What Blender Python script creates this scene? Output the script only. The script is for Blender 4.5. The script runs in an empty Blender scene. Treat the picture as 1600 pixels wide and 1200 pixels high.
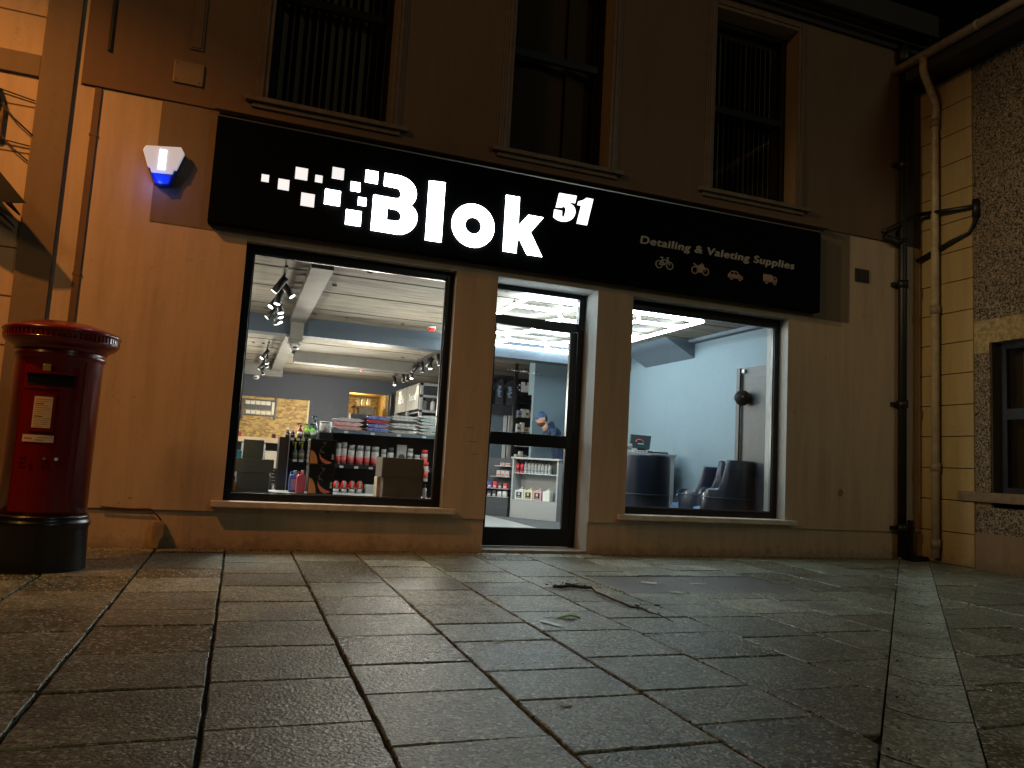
import bpy, bmesh, math, random
from mathutils import Vector, Matrix
random.seed(7)
S = bpy.context.scene
COL = S.collection
R = math.radians
# ------------------------------------------------------------------ camera
F, YAW, PITCH, ROLL = 1175.37, 0.341982, 0.104087, 0.0571334
CAM = Vector((0, -7.5797, 0.95))
FW = Vector((math.sin(YAW)*math.cos(PITCH), math.cos(YAW)*math.cos(PITCH), math.sin(PITCH)))
_r = Vector((math.cos(YAW), -math.sin(YAW), 0)); _u = _r.cross(FW)
RT = math.cos(ROLL)*_r + math.sin(ROLL)*_u
UP = -math.sin(ROLL)*_r + math.cos(ROLL)*_u
cd = bpy.data.cameras.new('camera'); cam = bpy.data.objects.new('camera', cd); COL.objects.link(cam)
cd.sensor_fit = 'HORIZONTAL'; cd.sensor_width = 36; cd.lens = F/1600*36; cd.clip_end = 500; cd.clip_start = .05
cam.matrix_world = Matrix.Translation(CAM) @ Matrix((RT, UP, -FW)).transposed().to_4x4()
S.camera = cam
# ------------------------------------------------------------------ night sky, street lamp, added fill lights, exposure
w = bpy.data.worlds.new("World"); S.world = w; w.use_nodes = True
nt = w.node_tree; bg = nt.nodes['Background']
sky = nt.nodes.new('ShaderNodeTexSky'); sky.sky_type = 'NISHITA'; sky.sun_disc = False
sky.sun_elevation = R(-4); sky.sun_rotation = R(200)
nt.links.new(sky.outputs[0], bg.inputs[0]); bg.inputs[1].default_value = 0.03
def lamp(name, kind, loc, energy, color, target=None, size=.1, angle=60, blend=.5):
    ld = bpy.data.lights.new(name, kind); ld.energy = energy; ld.color = color
    if kind == 'SPOT': ld.spot_size = R(angle); ld.spot_blend = blend; ld.shadow_soft_size = size
    elif kind == 'POINT': ld.shadow_soft_size = size
    elif kind == 'AREA': ld.shape = 'RECTANGLE'; ld.size = size[0]; ld.size_y = size[1]
    o = bpy.data.objects.new(name, ld); COL.objects.link(o); o.location = loc
    if target is not None:
        o.rotation_euler = (Vector(target)-Vector(loc)).to_track_quat('-Z', 'Y').to_euler()
    return o
SODIUM = (1, .37, .075)
lamp('street_lamp_light', 'SPOT', (-3.9, -2.6, 6.2), 660, SODIUM, (-1.2, 0, 1.2), .06, 76, 1.0)
lamp('upper_wall_fill_light', 'POINT', (-8.5, -8, 9), 680, (1, .52, .18), None, .9)  # added warm fill, mainly to lift the upper wall
lamp('right_house_fill_light', 'SPOT', (-14, -5.5, 8.5), 4300, (1, .76, .40), (8.5, -2.4, 2.9), .12, 20, 1.0)  # added narrow spot that brightens the roughcast house
lamp('ambient_fill_light', 'POINT', (8.5, -14, 8.0), 340, (.86, 1, .80), None, .4)  # added neutral fill from behind the camera, serving as ambient light
S.view_settings.view_transform = 'Standard'; S.view_settings.look = 'None'
S.view_settings.exposure = 0; S.view_settings.gamma = 1
S.cycles.max_bounces = 6; S.cycles.diffuse_bounces = 3; S.cycles.glossy_bounces = 3
S.cycles.transparent_max_bounces = 12; S.cycles.sample_clamp_indirect = 3; S.cycles.caustics_reflective = False
S.cycles.caustics_refractive = False

# ------------------------------------------------------------------ helpers
def at(px, py, y):                      # photo pixel -> point on the plane y
    d = FW + RT*((px-800)/F) - UP*((py-600)/F)
    return CAM + d*((y-CAM.y)/d.y)
def ground(px, py, z=0):
    d = FW + RT*((px-800)/F) - UP*((py-600)/F)
    return CAM + d*((z-CAM.z)/d.z)
def onplane(px, py, p0, n):
    d = FW + RT*((px-800)/F) - UP*((py-600)/F)
    return CAM + d*((Vector(p0)-CAM).dot(n)/d.dot(n))
def rect(x0, y0, x1, y1, Y):            # pixel box -> world x0, x1, z0, z1 at depth Y
    m = (y0+y1)/2; c = (x0+x1)/2
    return at(x0, m, Y).x, at(x1, m, Y).x, at(c, y1, Y).z, at(c, y0, Y).z

class MB:
    def __init__(s): s.bm = bmesh.new(); s.mi = 0
    def _f(s, vs, sm=False):
        try:
            f = s.bm.faces.new(vs); f.material_index = s.mi; f.smooth = sm; return f
        except ValueError: return None
    def box(s, x0, x1, y0, y1, z0, z1, M=None):
        x0, x1 = sorted((x0, x1)); y0, y1 = sorted((y0, y1)); z0, z1 = sorted((z0, z1))
        v = [Vector((x, y, z)) for z in (z0, z1) for x, y in ((x0, y0), (x1, y0), (x1, y1), (x0, y1))]
        if M: v = [M @ p for p in v]
        v = [s.bm.verts.new(p) for p in v]
        for q in ((3, 2, 1, 0), (4, 5, 6, 7), (0, 1, 5, 4), (1, 2, 6, 5), (2, 3, 7, 6), (3, 0, 4, 7)): s._f([v[i] for i in q])
        return s
    def quad(s, *p): s._f([s.bm.verts.new(q) for q in p]); return s
    def tube(s, pts, r, n=10, cap=True, sm=True):
        pts = [Vector(p) for p in pts]; rs = r if isinstance(r, (list, tuple)) else [r]*len(pts); rings = []
        prev = None
        for i, p in enumerate(pts):
            t = (pts[min(i+1, len(pts)-1)]-pts[max(i-1, 0)]).normalized()
            a = prev if prev and abs(prev.dot(t)) < .95 else (Vector((0, 0, 1)) if abs(t.z) < .9 else Vector((1, 0, 0)))
            a = (a-t*a.dot(t)).normalized(); prev = a; b = t.cross(a)
            rings.append([s.bm.verts.new(p+(a*math.cos(2*math.pi*k/n)+b*math.sin(2*math.pi*k/n))*rs[i]) for k in range(n)])
        for A, B in zip(rings, rings[1:]):
            for k in range(n): s._f([A[k], A[(k+1) % n], B[(k+1) % n], B[k]], sm)
        if cap: s._f(rings[0][::-1]); s._f(rings[-1])
        return s
    def lathe(s, prof, c=(0, 0, 0), n=24, sm=True, sx=1, sy=1):
        rings = []
        for r, z in prof:
            rings.append([s.bm.verts.new((c[0]+sx*r*math.cos(2*math.pi*k/n), c[1]+sy*r*math.sin(2*math.pi*k/n), c[2]+z)) for k in range(n)])
        for A, B in zip(rings, rings[1:]):
            for k in range(n): s._f([A[k], A[(k+1) % n], B[(k+1) % n], B[k]], sm)
        s._f(rings[0][::-1]); s._f(rings[-1]); return s
    def prism(s, poly, f0, f1):         # poly of 2-D points mapped by f0 (front) and f1 (back)
        A = [s.bm.verts.new(f0(*p)) for p in poly]; B = [s.bm.verts.new(f1(*p)) for p in poly]
        s._f(A); s._f(B[::-1]); n = len(poly)
        for k in range(n): s._f([A[k], B[k], B[(k+1) % n], A[(k+1) % n]])
        return s
    def build(s, name, mats, parent=None, bevel=0, smooth=False, tri=False):
        if tri: bmesh.ops.triangulate(s.bm, faces=s.bm.faces[:])
        bmesh.ops.recalc_face_normals(s.bm, faces=s.bm.faces[:])
        me = bpy.data.meshes.new(name); s.bm.to_mesh(me); s.bm.free()
        for m in (mats if isinstance(mats, (list, tuple)) else [mats]): me.materials.append(m)
        o = bpy.data.objects.new(name, me); COL.objects.link(o)
        if parent is not None: o.parent = parent
        if bevel:
            b = o.modifiers.new('bevel', 'BEVEL'); b.width = bevel; b.segments = 2; b.limit_method = 'ANGLE'
        return o
def tag(o, label=None, cat=None, group=None, kind=None):
    if label: o['label'] = label
    if cat: o['category'] = cat
    if group: o['group'] = group
    if kind: o['kind'] = kind
    return o
def thing(name, label, cat, group=None, loc=(0, 0, 0), rz=0):
    o = bpy.data.objects.new(name, None); COL.objects.link(o); o.location = loc; o.rotation_euler = (0, 0, rz)
    o.empty_display_size = .1
    return tag(o, label, cat, group)
def dup(root, loc, rz=None, label=None, group=None):
    r = root.copy(); COL.objects.link(r); r.location = loc
    if rz is not None: r.rotation_euler = (0, 0, rz)
    if label: r['label'] = label
    if group: r['group'] = group
    for ch in list(root.children):
        c = ch.copy(); COL.objects.link(c); c.parent = r
        for g in list(ch.children):
            d = g.copy(); COL.objects.link(d); d.parent = c
    return r
def text_into(name, txt, mat, parent, size, M, off=0, ext=.004, shear=0, font_w=None, space=1, bold=0):
    cu = bpy.data.curves.new('t', 'FONT'); cu.body = txt; cu.size = size; cu.offset = off; cu.extrude = ext; cu.shear = shear
    cu.space_character = space
    o = bpy.data.objects.new('t', cu); COL.objects.link(o); dg = bpy.context.evaluated_depsgraph_get(); dg.update()
    me = bpy.data.meshes.new_from_object(o.evaluated_get(dg)); COL.objects.unlink(o); bpy.data.objects.remove(o); bpy.data.curves.remove(cu)
    if font_w:
        xs = [v.co.x for v in me.vertices]; k = font_w/(max(xs)-min(xs)); x0 = min(xs)
        for v in me.vertices: v.co.x = (v.co.x-x0)*k
    if bold:
        bm = bmesh.new()
        for i, (dx, dy) in enumerate(((0, 0), (bold, 0), (-bold, 0), (0, bold*.6), (0, -bold*.6))):
            n0 = len(bm.verts); bm.from_mesh(me)
            bm.verts.ensure_lookup_table()
            for v in bm.verts[n0:]: v.co.x += dx; v.co.y += dy; v.co.z += i*.0004
        bm.to_mesh(me); bm.free()
    me.transform(M); me.materials.clear(); me.materials.append(mat)
    q = bpy.data.objects.new(name, me); COL.objects.link(q); q.parent = parent
    return q
def faceM(x, y, z): return Matrix.Translation((x, y, z)) @ Matrix.Rotation(R(90), 4, 'X')   # text facing -y

# ------------------------------------------------------------------ materials
MC = {}
def mat(name, c, rough=.6, metal=0, var=0, vscale=3, bump=0, bscale=60, emit=0, c2=None, spec=.5, coat=0, sheen=0):
    if name in MC: return MC[name]
    m = bpy.data.materials.new(name); m.use_nodes = True; nt = m.node_tree; p = nt.nodes['Principled BSDF']; MC[name] = m
    L = nt.links.new
    p.inputs['Base Color'].default_value = (*c, 1); p.inputs['Roughness'].default_value = rough
    p.inputs['Metallic'].default_value = metal; p.inputs['Specular IOR Level'].default_value = spec
    p.inputs['Coat Weight'].default_value = coat
    if emit: p.inputs['Emission Color'].default_value = (*c, 1); p.inputs['Emission Strength'].default_value = emit
    tc = None
    if var or bump: tc = nt.nodes.new('ShaderNodeTexCoord')
    if var:
        n = nt.nodes.new('ShaderNodeTexNoise'); n.inputs['Scale'].default_value = vscale; n.inputs['Detail'].default_value = 8
        n.inputs['Roughness'].default_value = .65; L(tc.outputs['Object'], n.inputs['Vector'])
        r = nt.nodes.new('ShaderNodeValToRGB'); L(n.outputs['Fac'], r.inputs['Fac'])
        d = c2 or tuple(x*(1-var) for x in c)
        r.color_ramp.elements[0].position = .32; r.color_ramp.elements[0].color = (*d, 1)
        r.color_ramp.elements[1].position = .62; r.color_ramp.elements[1].color = (*c, 1)
        L(r.outputs[0], p.inputs['Base Color'])
    if bump:
        n = nt.nodes.new('ShaderNodeTexNoise'); n.inputs['Scale'].default_value = bscale; n.inputs['Detail'].default_value = 5
        L(tc.outputs['Object'], n.inputs['Vector']); b = nt.nodes.new('ShaderNodeBump')
        b.inputs['Strength'].default_value = bump; b.inputs['Distance'].default_value = .01
        L(n.outputs['Fac'], b.inputs['Height']); L(b.outputs[0], p.inputs['Normal'])
    return m
def nodes(m): return m.node_tree.nodes, m.node_tree.links.new, m.node_tree.nodes['Principled BSDF']
def mix_color(nt, fac, a, b, blend='MIX'):
    x = nt.nodes.new('ShaderNodeMix'); x.data_type = 'RGBA'; x.blend_type = blend
    for s, v in ((x.inputs[0], fac), (x.inputs[6], a), (x.inputs[7], b)):
        if isinstance(v, (int, float)): s.default_value = v
        elif isinstance(v, tuple): s.default_value = (*v, 1)
        else: nt.links.new(v, s)
    return x.outputs[2]
def render_wall(name, c, streak=.5, dirt=True):
    """painted render: trowel unevenness, rain streaks, splash dirt near the ground, hairline cracks"""
    m = mat(name, c, .75); N, L, p = nodes(m); nt = m.node_tree
    tc = N.new('ShaderNodeTexCoord'); mp = N.new('ShaderNodeMapping'); mp.inputs['Scale'].default_value = (3, 3, .35)
    L(tc.outputs['Object'], mp.inputs[0])
    n1 = N.new('ShaderNodeTexNoise'); n1.inputs['Scale'].default_value = 2.2; n1.inputs['Detail'].default_value = 9; n1.inputs['Roughness'].default_value = .7
    L(mp.outputs[0], n1.inputs['Vector'])
    r1 = N.new('ShaderNodeMapRange'); r1.inputs[1].default_value = .42; r1.inputs[2].default_value = .72; r1.inputs[3].default_value = 0; r1.inputs[4].default_value = streak
    L(n1.outputs['Fac'], r1.inputs[0])
    col = mix_color(nt, r1.outputs[0], c, tuple(x*.55 for x in c))
    n2 = N.new('ShaderNodeTexNoise'); n2.inputs['Scale'].default_value = 14; n2.inputs['Detail'].default_value = 8; L(tc.outputs['Object'], n2.inputs['Vector'])
    r2 = N.new('ShaderNodeMapRange'); r2.inputs[1].default_value = .62; r2.inputs[2].default_value = .75; r2.inputs[4].default_value = .3
    L(n2.outputs['Fac'], r2.inputs[0]); col = mix_color(nt, r2.outputs[0], col, tuple(x*.6 for x in c))
    if dirt:
        sx = N.new('ShaderNodeSeparateXYZ'); L(tc.outputs['Object'], sx.inputs[0])
        a = N.new('ShaderNodeMath'); a.operation = 'MULTIPLY_ADD'; L(n2.outputs['Fac'], a.inputs[0]); a.inputs[1].default_value = -.35; L(sx.outputs['Z'], a.inputs[2])
        r3 = N.new('ShaderNodeMapRange'); r3.inputs[1].default_value = -.17; r3.inputs[2].default_value = -.06; r3.inputs[3].default_value = .28; r3.inputs[4].default_value = 0
        L(a.outputs[0], r3.inputs[0]); col = mix_color(nt, r3.outputs[0], col, (.03, .025, .018))
    v = N.new('ShaderNodeTexVoronoi'); v.feature = 'DISTANCE_TO_EDGE'; v.inputs['Scale'].default_value = .55
    nd = N.new('ShaderNodeTexNoise'); nd.inputs['Scale'].default_value = 3; nd.inputs['Detail'].default_value = 6; L(tc.outputs['Object'], nd.inputs['Vector'])
    va = N.new('ShaderNodeVectorMath'); va.operation = 'MULTIPLY_ADD'; L(nd.outputs['Color'], va.inputs[0]); va.inputs[1].default_value = (.5,)*3; L(tc.outputs['Object'], va.inputs[2])
    L(va.outputs[0], v.inputs['Vector'])
    lt = N.new('ShaderNodeMath'); lt.operation = 'LESS_THAN'; L(v.outputs['Distance'], lt.inputs[0]); lt.inputs[1].default_value = .0012
    m4 = N.new('ShaderNodeMath'); m4.operation = 'MULTIPLY'; L(lt.outputs[0], m4.inputs[0]); m4.inputs[1].default_value = .16
    col = mix_color(nt, m4.outputs[0], col, (.05, .035, .02))
    L(col, p.inputs['Base Color'])
    nb = N.new('ShaderNodeTexNoise'); nb.inputs['Scale'].default_value = 1.6; nb.inputs['Detail'].default_value = 12; nb.inputs['Roughness'].default_value = .75
    L(tc.outputs['Object'], nb.inputs['Vector']); b = N.new('ShaderNodeBump'); b.inputs['Strength'].default_value = .35; b.inputs['Distance'].default_value = .02
    L(nb.outputs['Fac'], b.inputs['Height']); L(b.outputs[0], p.inputs['Normal'])
    return m
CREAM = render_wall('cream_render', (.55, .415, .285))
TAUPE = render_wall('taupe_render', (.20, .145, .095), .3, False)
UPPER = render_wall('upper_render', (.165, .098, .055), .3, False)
REVEAL = render_wall('white_reveal_paint', (.28, .29, .28), .2, False)
SILL = mat('sill_paint', (.20, .145, .09), .6, var=.4, vscale=9, bump=.3, bscale=40)
SHOPSILL = mat('shop_sill_paint', (.66, .60, .50), .6, var=.3, vscale=9, bump=.2, bscale=40)
TRIM = mat('upper_trim_paint', (.19, .12, .07), .5, var=.3, vscale=7, bump=.2, bscale=30)
BLACKFRAME = mat('black_window_frame', (.008, .008, .010), .35, spec=.4)
BLACK = mat('black_plastic', (.01, .01, .012), .4, bump=.1)
BLACKPIPE = mat('black_pipe_paint', (.010, .011, .010), .45, var=.4, vscale=12, bump=.2)
CREAMPIPE = mat('cream_pipe_paint', (.50, .40, .27), .45, var=.35, vscale=10)
WHITEP = mat('white_laminate', (.36, .37, .37), .4, var=.05)
GREY = mat('grey_plastic', (.25, .26, .27), .5)
STEEL = mat('steel', (.5, .5, .5), .35, .9)
def glass_mat(name, refl=.05, tint=(1, 1, 1)):
    m = bpy.data.materials.new(name); m.use_nodes = True; nt = m.node_tree; N = nt.nodes; L = nt.links.new; N.clear()
    o = N.new('ShaderNodeOutputMaterial'); t = N.new('ShaderNodeBsdfTransparent'); t.inputs[0].default_value = (*tint, 1)
    g = N.new('ShaderNodeBsdfGlossy'); g.inputs['Roughness'].default_value = .015; g.inputs[0].default_value = (1, 1, 1, 1)
    f = N.new('ShaderNodeFresnel'); ge = N.new('ShaderNodeNewGeometry'); ma = N.new('ShaderNodeMath'); ma.operation = 'MULTIPLY_ADD'
    L(ge.outputs['Backfacing'], ma.inputs[0]); ma.inputs[1].default_value = 1/1.45-1.45; ma.inputs[2].default_value = 1.45; L(ma.outputs[0], f.inputs[0])   # thin pane: same reflection from both sides
    mx = N.new('ShaderNodeMixShader')
    L(f.outputs[0], mx.inputs[0]); L(t.outputs[0], mx.inputs[1]); L(g.outputs[0], mx.inputs[2]); L(mx.outputs[0], o.inputs[0]); return m
GLASS = glass_mat('clear_glass', tint=(.93, .95, .94)); DGLASS = glass_mat('old_glass', tint=(.78, .74, .68))
BLUEWALL = mat('pale_blue_wall_paint', (.155, .225, .272), .8, var=.06, vscale=1.5, bump=.05, bscale=80)
SLATEWALL = mat('slate_wall_paint', (.037, .042, .054), .7, var=.12, vscale=2)
WHITECEIL = mat('dark_panel', (.1, .1, .1), .8)
LAB = mat('white_label', (.5, .5, .48), .5)

def concrete_ceiling():
    m = mat('board_marked_concrete', (.44, .40, .34), .8); N, L, p = nodes(m); nt = m.node_tree
    tc = N.new('ShaderNodeTexCoord'); mp = N.new('ShaderNodeMapping'); mp.inputs['Scale'].default_value = (.6, 4, 1); L(tc.outputs['Object'], mp.inputs[0])
    n = N.new('ShaderNodeTexNoise'); n.inputs['Scale'].default_value = 2.5; n.inputs['Detail'].default_value = 10; n.inputs['Roughness'].default_value = .7; L(mp.outputs[0], n.inputs['Vector'])
    r = N.new('ShaderNodeValToRGB'); r.color_ramp.elements[0].position = .35; r.color_ramp.elements[1].position = .6
    r.color_ramp.elements[0].color = (.06, .048, .034, 1); r.color_ramp.elements[1].color = (.18, .158, .122, 1); L(n.outputs['Fac'], r.inputs['Fac'])
    n2 = N.new('ShaderNodeTexNoise'); n2.inputs['Scale'].default_value = 9; n2.inputs['Detail'].default_value = 6; L(tc.outputs['Object'], n2.inputs['Vector'])
    g = N.new('ShaderNodeMapRange'); g.inputs[1].default_value = .63; g.inputs[2].default_value = .72; g.inputs[4].default_value = .7; L(n2.outputs['Fac'], g.inputs[0])
    L(mix_color(nt, g.outputs[0], r.outputs[0], (.12, .10, .08)), p.inputs['Base Color'])
    return m
CONC = concrete_ceiling()
def osb():
    m = mat('oriented_strand_board', (.6, .4, .15), .6); N, L, p = nodes(m)
    tc = N.new('ShaderNodeTexCoord'); mp = N.new('ShaderNodeMapping'); mp.inputs['Scale'].default_value = (9, 9, 20); L(tc.outputs['Object'], mp.inputs[0])
    n = N.new('ShaderNodeTexNoise'); n.inputs['Scale'].default_value = 2; L(tc.outputs['Object'], n.inputs['Vector'])
    v = N.new('ShaderNodeTexVoronoi'); v.inputs['Scale'].default_value = 1.3; L(mp.outputs[0], v.inputs['Vector'])
    r = N.new('ShaderNodeValToRGB'); e = r.color_ramp.elements; e[0].color = (.16, .075, .012, 1); e[1].color = (.44, .27, .065, 1)
    sx = N.new('ShaderNodeSeparateXYZ'); L(v.outputs['Color'], sx.inputs[0]); L(sx.outputs[0], r.inputs['Fac']); L(r.outputs[0], p.inputs['Base Color'])
    return m
OSB = osb()

# ------------------------------------------------------------------ pavement
def slab_mat():
    m = mat('concrete_paving', (.1, .1, .09), .7); N, L, p = nodes(m); nt = m.node_tree
    tc = N.new('ShaderNodeTexCoord'); at_ = N.new('ShaderNodeAttribute'); at_.attribute_name = 'tone'
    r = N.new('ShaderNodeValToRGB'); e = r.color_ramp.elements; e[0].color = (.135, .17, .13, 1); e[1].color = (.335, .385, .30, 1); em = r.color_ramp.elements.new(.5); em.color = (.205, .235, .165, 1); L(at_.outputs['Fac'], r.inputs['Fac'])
    n = N.new('ShaderNodeTexNoise'); n.inputs['Scale'].default_value = 5; n.inputs['Detail'].default_value = 10; n.inputs['Roughness'].default_value = .7; L(tc.outputs['Object'], n.inputs['Vector'])
    g = N.new('ShaderNodeMapRange'); g.inputs[1].default_value = .35; g.inputs[2].default_value = .65; g.inputs[3].default_value = .55; g.inputs[4].default_value = 1.25; L(n.outputs['Fac'], g.inputs[0])
    c = N.new('ShaderNodeVectorMath'); c.operation = 'SCALE'; L(r.outputs[0], c.inputs[0]); L(g.outputs[0], c.inputs['Scale'])
    # mineral grains; the pale ones also paint glitter into the colour
    v = N.new('ShaderNodeTexVoronoi'); v.inputs['Scale'].default_value = 78; L(tc.outputs['Object'], v.inputs['Vector'])
    s = N.new('ShaderNodeSeparateXYZ'); L(v.outputs['Color'], s.inputs[0])
    gt = N.new('ShaderNodeMapRange'); gt.inputs[1].default_value = .72; gt.inputs[2].default_value = .9; gt.inputs[3].default_value = 0; gt.inputs[4].default_value = .75; L(s.outputs[0], gt.inputs[0])
    col = mix_color(nt, gt.outputs[0], c.outputs[0], (.62, .62, .55))
    gd = N.new('ShaderNodeMapRange'); gd.inputs[1].default_value = .62; gd.inputs[2].default_value = .9; gd.inputs[4].default_value = .75; L(s.outputs[1], gd.inputs[0])
    col = mix_color(nt, gd.outputs[0], col, (.03, .03, .024))
    # stains and gum
    n3 = N.new('ShaderNodeTexNoise'); n3.inputs['Scale'].default_value = 1.3; n3.inputs['Detail'].default_value = 7; L(tc.outputs['Object'], n3.inputs['Vector'])
    g3 = N.new('ShaderNodeMapRange'); g3.inputs[1].default_value = .5; g3.inputs[2].default_value = .7; g3.inputs[4].default_value = .5; L(n3.outputs['Fac'], g3.inputs[0])
    col = mix_color(nt, g3.outputs[0], col, (.045, .045, .036))
    L(col, p.inputs['Base Color'])
    rr = N.new('ShaderNodeMapRange'); rr.inputs[3].default_value = .22; rr.inputs[4].default_value = .55; L(at_.outputs['Fac'], rr.inputs[0]); L(rr.outputs[0], p.inputs['Roughness'])
    nb = N.new('ShaderNodeTexNoise'); nb.inputs['Scale'].default_value = 70; nb.inputs['Detail'].default_value = 4; L(tc.outputs['Object'], nb.inputs['Vector'])
    nb2 = N.new('ShaderNodeTexNoise'); nb2.inputs['Scale'].default_value = 18; nb2.inputs['Detail'].default_value = 6; L(tc.outputs['Object'], nb2.inputs['Vector'])
    ad = N.new('ShaderNodeMath'); ad.operation = 'MULTIPLY_ADD'; L(nb2.outputs['Fac'], ad.inputs[0]); ad.inputs[1].default_value = .5; L(nb.outputs['Fac'], ad.inputs[2])
    b = N.new('ShaderNodeBump'); b.inputs['Strength'].default_value = .9; b.inputs['Distance'].default_value = .008; L(ad.outputs[0], b.inputs['Height']); L(b.outputs[0], p.inputs['Normal'])
    return m
PAVE = slab_mat()
DARKSLAB = mat('dark_granite_infill', (.19, .20, .20), .3, var=.8, vscale=85, bump=1, bscale=70)
JOINT = mat('sandy_joint_dirt', (.030, .026, .019), .95, var=.6, vscale=20)
def clip(poly, a, b, keep_left=True):
    def side(p): s = (b[0]-a[0])*(p[1]-a[1])-(b[1]-a[1])*(p[0]-a[0]); return s if keep_left else -s
    out = []
    for i in range(len(poly)):
        p, q = poly[i], poly[(i+1) % len(poly)]; sp, sq = side(p), side(q)
        if sp >= 0: out.append(p)
        if (sp > 0 > sq) or (sp < 0 < sq):
            t = sp/(sp-sq); out.append((p[0]+(q[0]-p[0])*t, p[1]+(q[1]-p[1])*t))
    return out
# drain channel edges
CL0, CL1 = Vector((8.20, .06)), Vector((1.15, -6.405))
dirc = (CL1-CL0).normalized(); nrm = Vector((-dirc.y, dirc.x)); nrm = nrm if nrm.x > 0 else -nrm
CR0, CR1 = CL0+nrm*.34, CL1+nrm*.34
COVER = (2.92, 4.72, -2.30, -1.47)
mb = MB(); lay = mb.bm.verts.layers.float.new('tone')
P = .585
def inside_cover(x0, x1, y0, y1): return False
def add_slab(poly, z, tone, tilt):
    if len(poly) < 3: return
    cx = sum(p[0] for p in poly)/len(poly); cy = sum(p[1] for p in poly)/len(poly)
    area = abs(sum(poly[i][0]*poly[(i+1) % len(poly)][1]-poly[(i+1) % len(poly)][0]*poly[i][1] for i in range(len(poly))))/2
    if area < .004: return
    def zz(x, y): return z+tilt[0]*(x-cx)+tilt[1]*(y-cy)
    def shrink(k): return [(cx+(p[0]-cx)*k, cy+(p[1]-cy)*k) for p in poly]
    # chamfered and slightly ragged arris
    fine = []
    for i in range(len(poly)):
        a, b = poly[i], poly[(i+1) % len(poly)]; n = max(1, int(math.dist(a, b)/.07))
        for k in range(n):
            t = k/n; j = 0 if k == 0 else random.uniform(-.0035, .0035)
            fine.append((a[0]+(b[0]-a[0])*t+j, a[1]+(b[1]-a[1])*t+j))
    rows = []
    for k, dz in ((1.0, -.045), (1.0, -.005), (.984, 0)):
        vs = []
        for p in fine:
            x = cx+(p[0]-cx)*k; y = cy+(p[1]-cy)*k; v = mb.bm.verts.new((x, y, zz(x, y)+dz)); v[lay] = tone; vs.append(v)
        rows.append(vs)
    n = len(fine)
    for A, B in zip(rows, rows[1:]):
        for i in range(n): mb._f([A[i], A[(i+1) % n], B[(i+1) % n], B[i]])
    mb._f(rows[-1])
for k in range(-9, 20):
    x0 = -.62+P*k; y = .0
    ph = {0: -.24, 1: -.30, 2: -.16, 3: -.05, 4: -.30, 5: -.12}.get(k, random.uniform(-.5, 0))
    y1 = -.0
    rows = []
    cur = ph
    rows.append((cur, 0))
    while cur > -9:
        d = random.choice((.555, .555, .56, .42)) if k != 1 else .56
        rows.append((cur-d, cur)); cur -= d
    for (a, b) in rows:
        if b-a < .05: continue
        g = .0085
        poly = [(x0+g, a+g), (x0+P-g, a+g), (x0+P-g, b-g), (x0+g, b-g)]
        tone = random.random()
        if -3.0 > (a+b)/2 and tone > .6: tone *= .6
        z = random.uniform(-.0025, .0025); tilt = (random.uniform(-.006, .006), random.uniform(-.006, .006))
        pc = [poly]
        # cut out the inspection cover
        X0, X1, Y0, Y1 = COVER
        if x0+P > X0 and x0 < X1 and b > Y0 and a < Y1:
            pc = []
            for q in (clip(poly, (X0, 0), (X0, 1), True), clip(poly, (X1, 0), (X1, 1), False)):
                if len(q) > 2: pc.append(q)
            mid = clip(clip(poly, (X0, 0), (X0, 1), False), (X1, 0), (X1, 1), True) if True else []
            if len(mid) > 2:
                for q in (clip(mid, (0, Y1), (1, Y1), True), clip(mid, (0, Y0), (1, Y0), False)):
                    if len(q) > 2: pc.append(q)
        for q in pc:
            A = clip(q, CL0, CL1, False); B = clip(q, CR0, CR1, True)
            for s_ in (A, B):
                if len(s_) > 2: add_slab(s_, z, tone, tilt)
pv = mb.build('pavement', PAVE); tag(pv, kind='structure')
g = MB().quad((-60, -60, -.022), (60, -60, -.022), (60, .3, -.022), (-60, .3, -.022)).build('ground', JOINT); tag(g, kind='structure')
g = MB().box(-60, 60, -60, -9.3, -.02, -.004).build('road', mat('asphalt', (.05, .05, .05), .8, bump=.6, bscale=80)); tag(g, kind='structure')
# channel stones
mb = MB(); lay = mb.bm.verts.layers.float.new('tone'); t = .0; Lc = (CL1-CL0).length
while t < Lc-.05:
    ln = min(random.uniform(.58, .66), Lc-t-.01); tone = random.uniform(.82, 1); rws = []
    for k in range(9):
        u = .008+(k/8)*(.34-.016); sag = -.019*math.sin(math.pi*k/8)
        rr = []
        for q in (t+.006, t+ln*.5, t+ln-.006):
            p = CL0+dirc*q+nrm*u; v = mb.bm.verts.new((p.x, p.y, sag+.001)); v[lay] = tone; rr.append(v)
        rws.append(rr)
    for A, B in zip(rws, rws[1:]):
        for i in range(2): mb._f([A[i], A[i+1], B[i+1], B[i]], True)
    t += ln
ch = mb.build('drainage_channel', PAVE); tag(ch, kind='structure')
# bed under the channel is lower than the stones
# inspection cover
X0, X1, Y0, Y1 = COVER
cv = thing('inspection_cover', 'recessed access cover filled with dark granite in the pavement', 'access cover', loc=(0, 0, 0))
m_ = MB(); 
for a, b in ((X0+.02, 3.80), (3.82, X1-.02)): m_.box(a, b, Y0+.015, Y1-.015, -.02, -.004)
m_.build('infill', DARKSLAB, cv)
m_ = MB().box(X0+.004, X0+.014, Y0, Y1, -.02, .002).box(3.804, 3.816, Y0+.015, Y1-.015, -.02, .001).box(X1-.014, X1-.004, Y0, Y1, -.02, .002).box(X0+.014, X1-.014, Y1-.012, Y1-.004, -.02, .001)
m_.build('metal_edge', mat('worn_steel', (.45, .45, .42), .35, .8, var=.5, vscale=20), cv)

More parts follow.
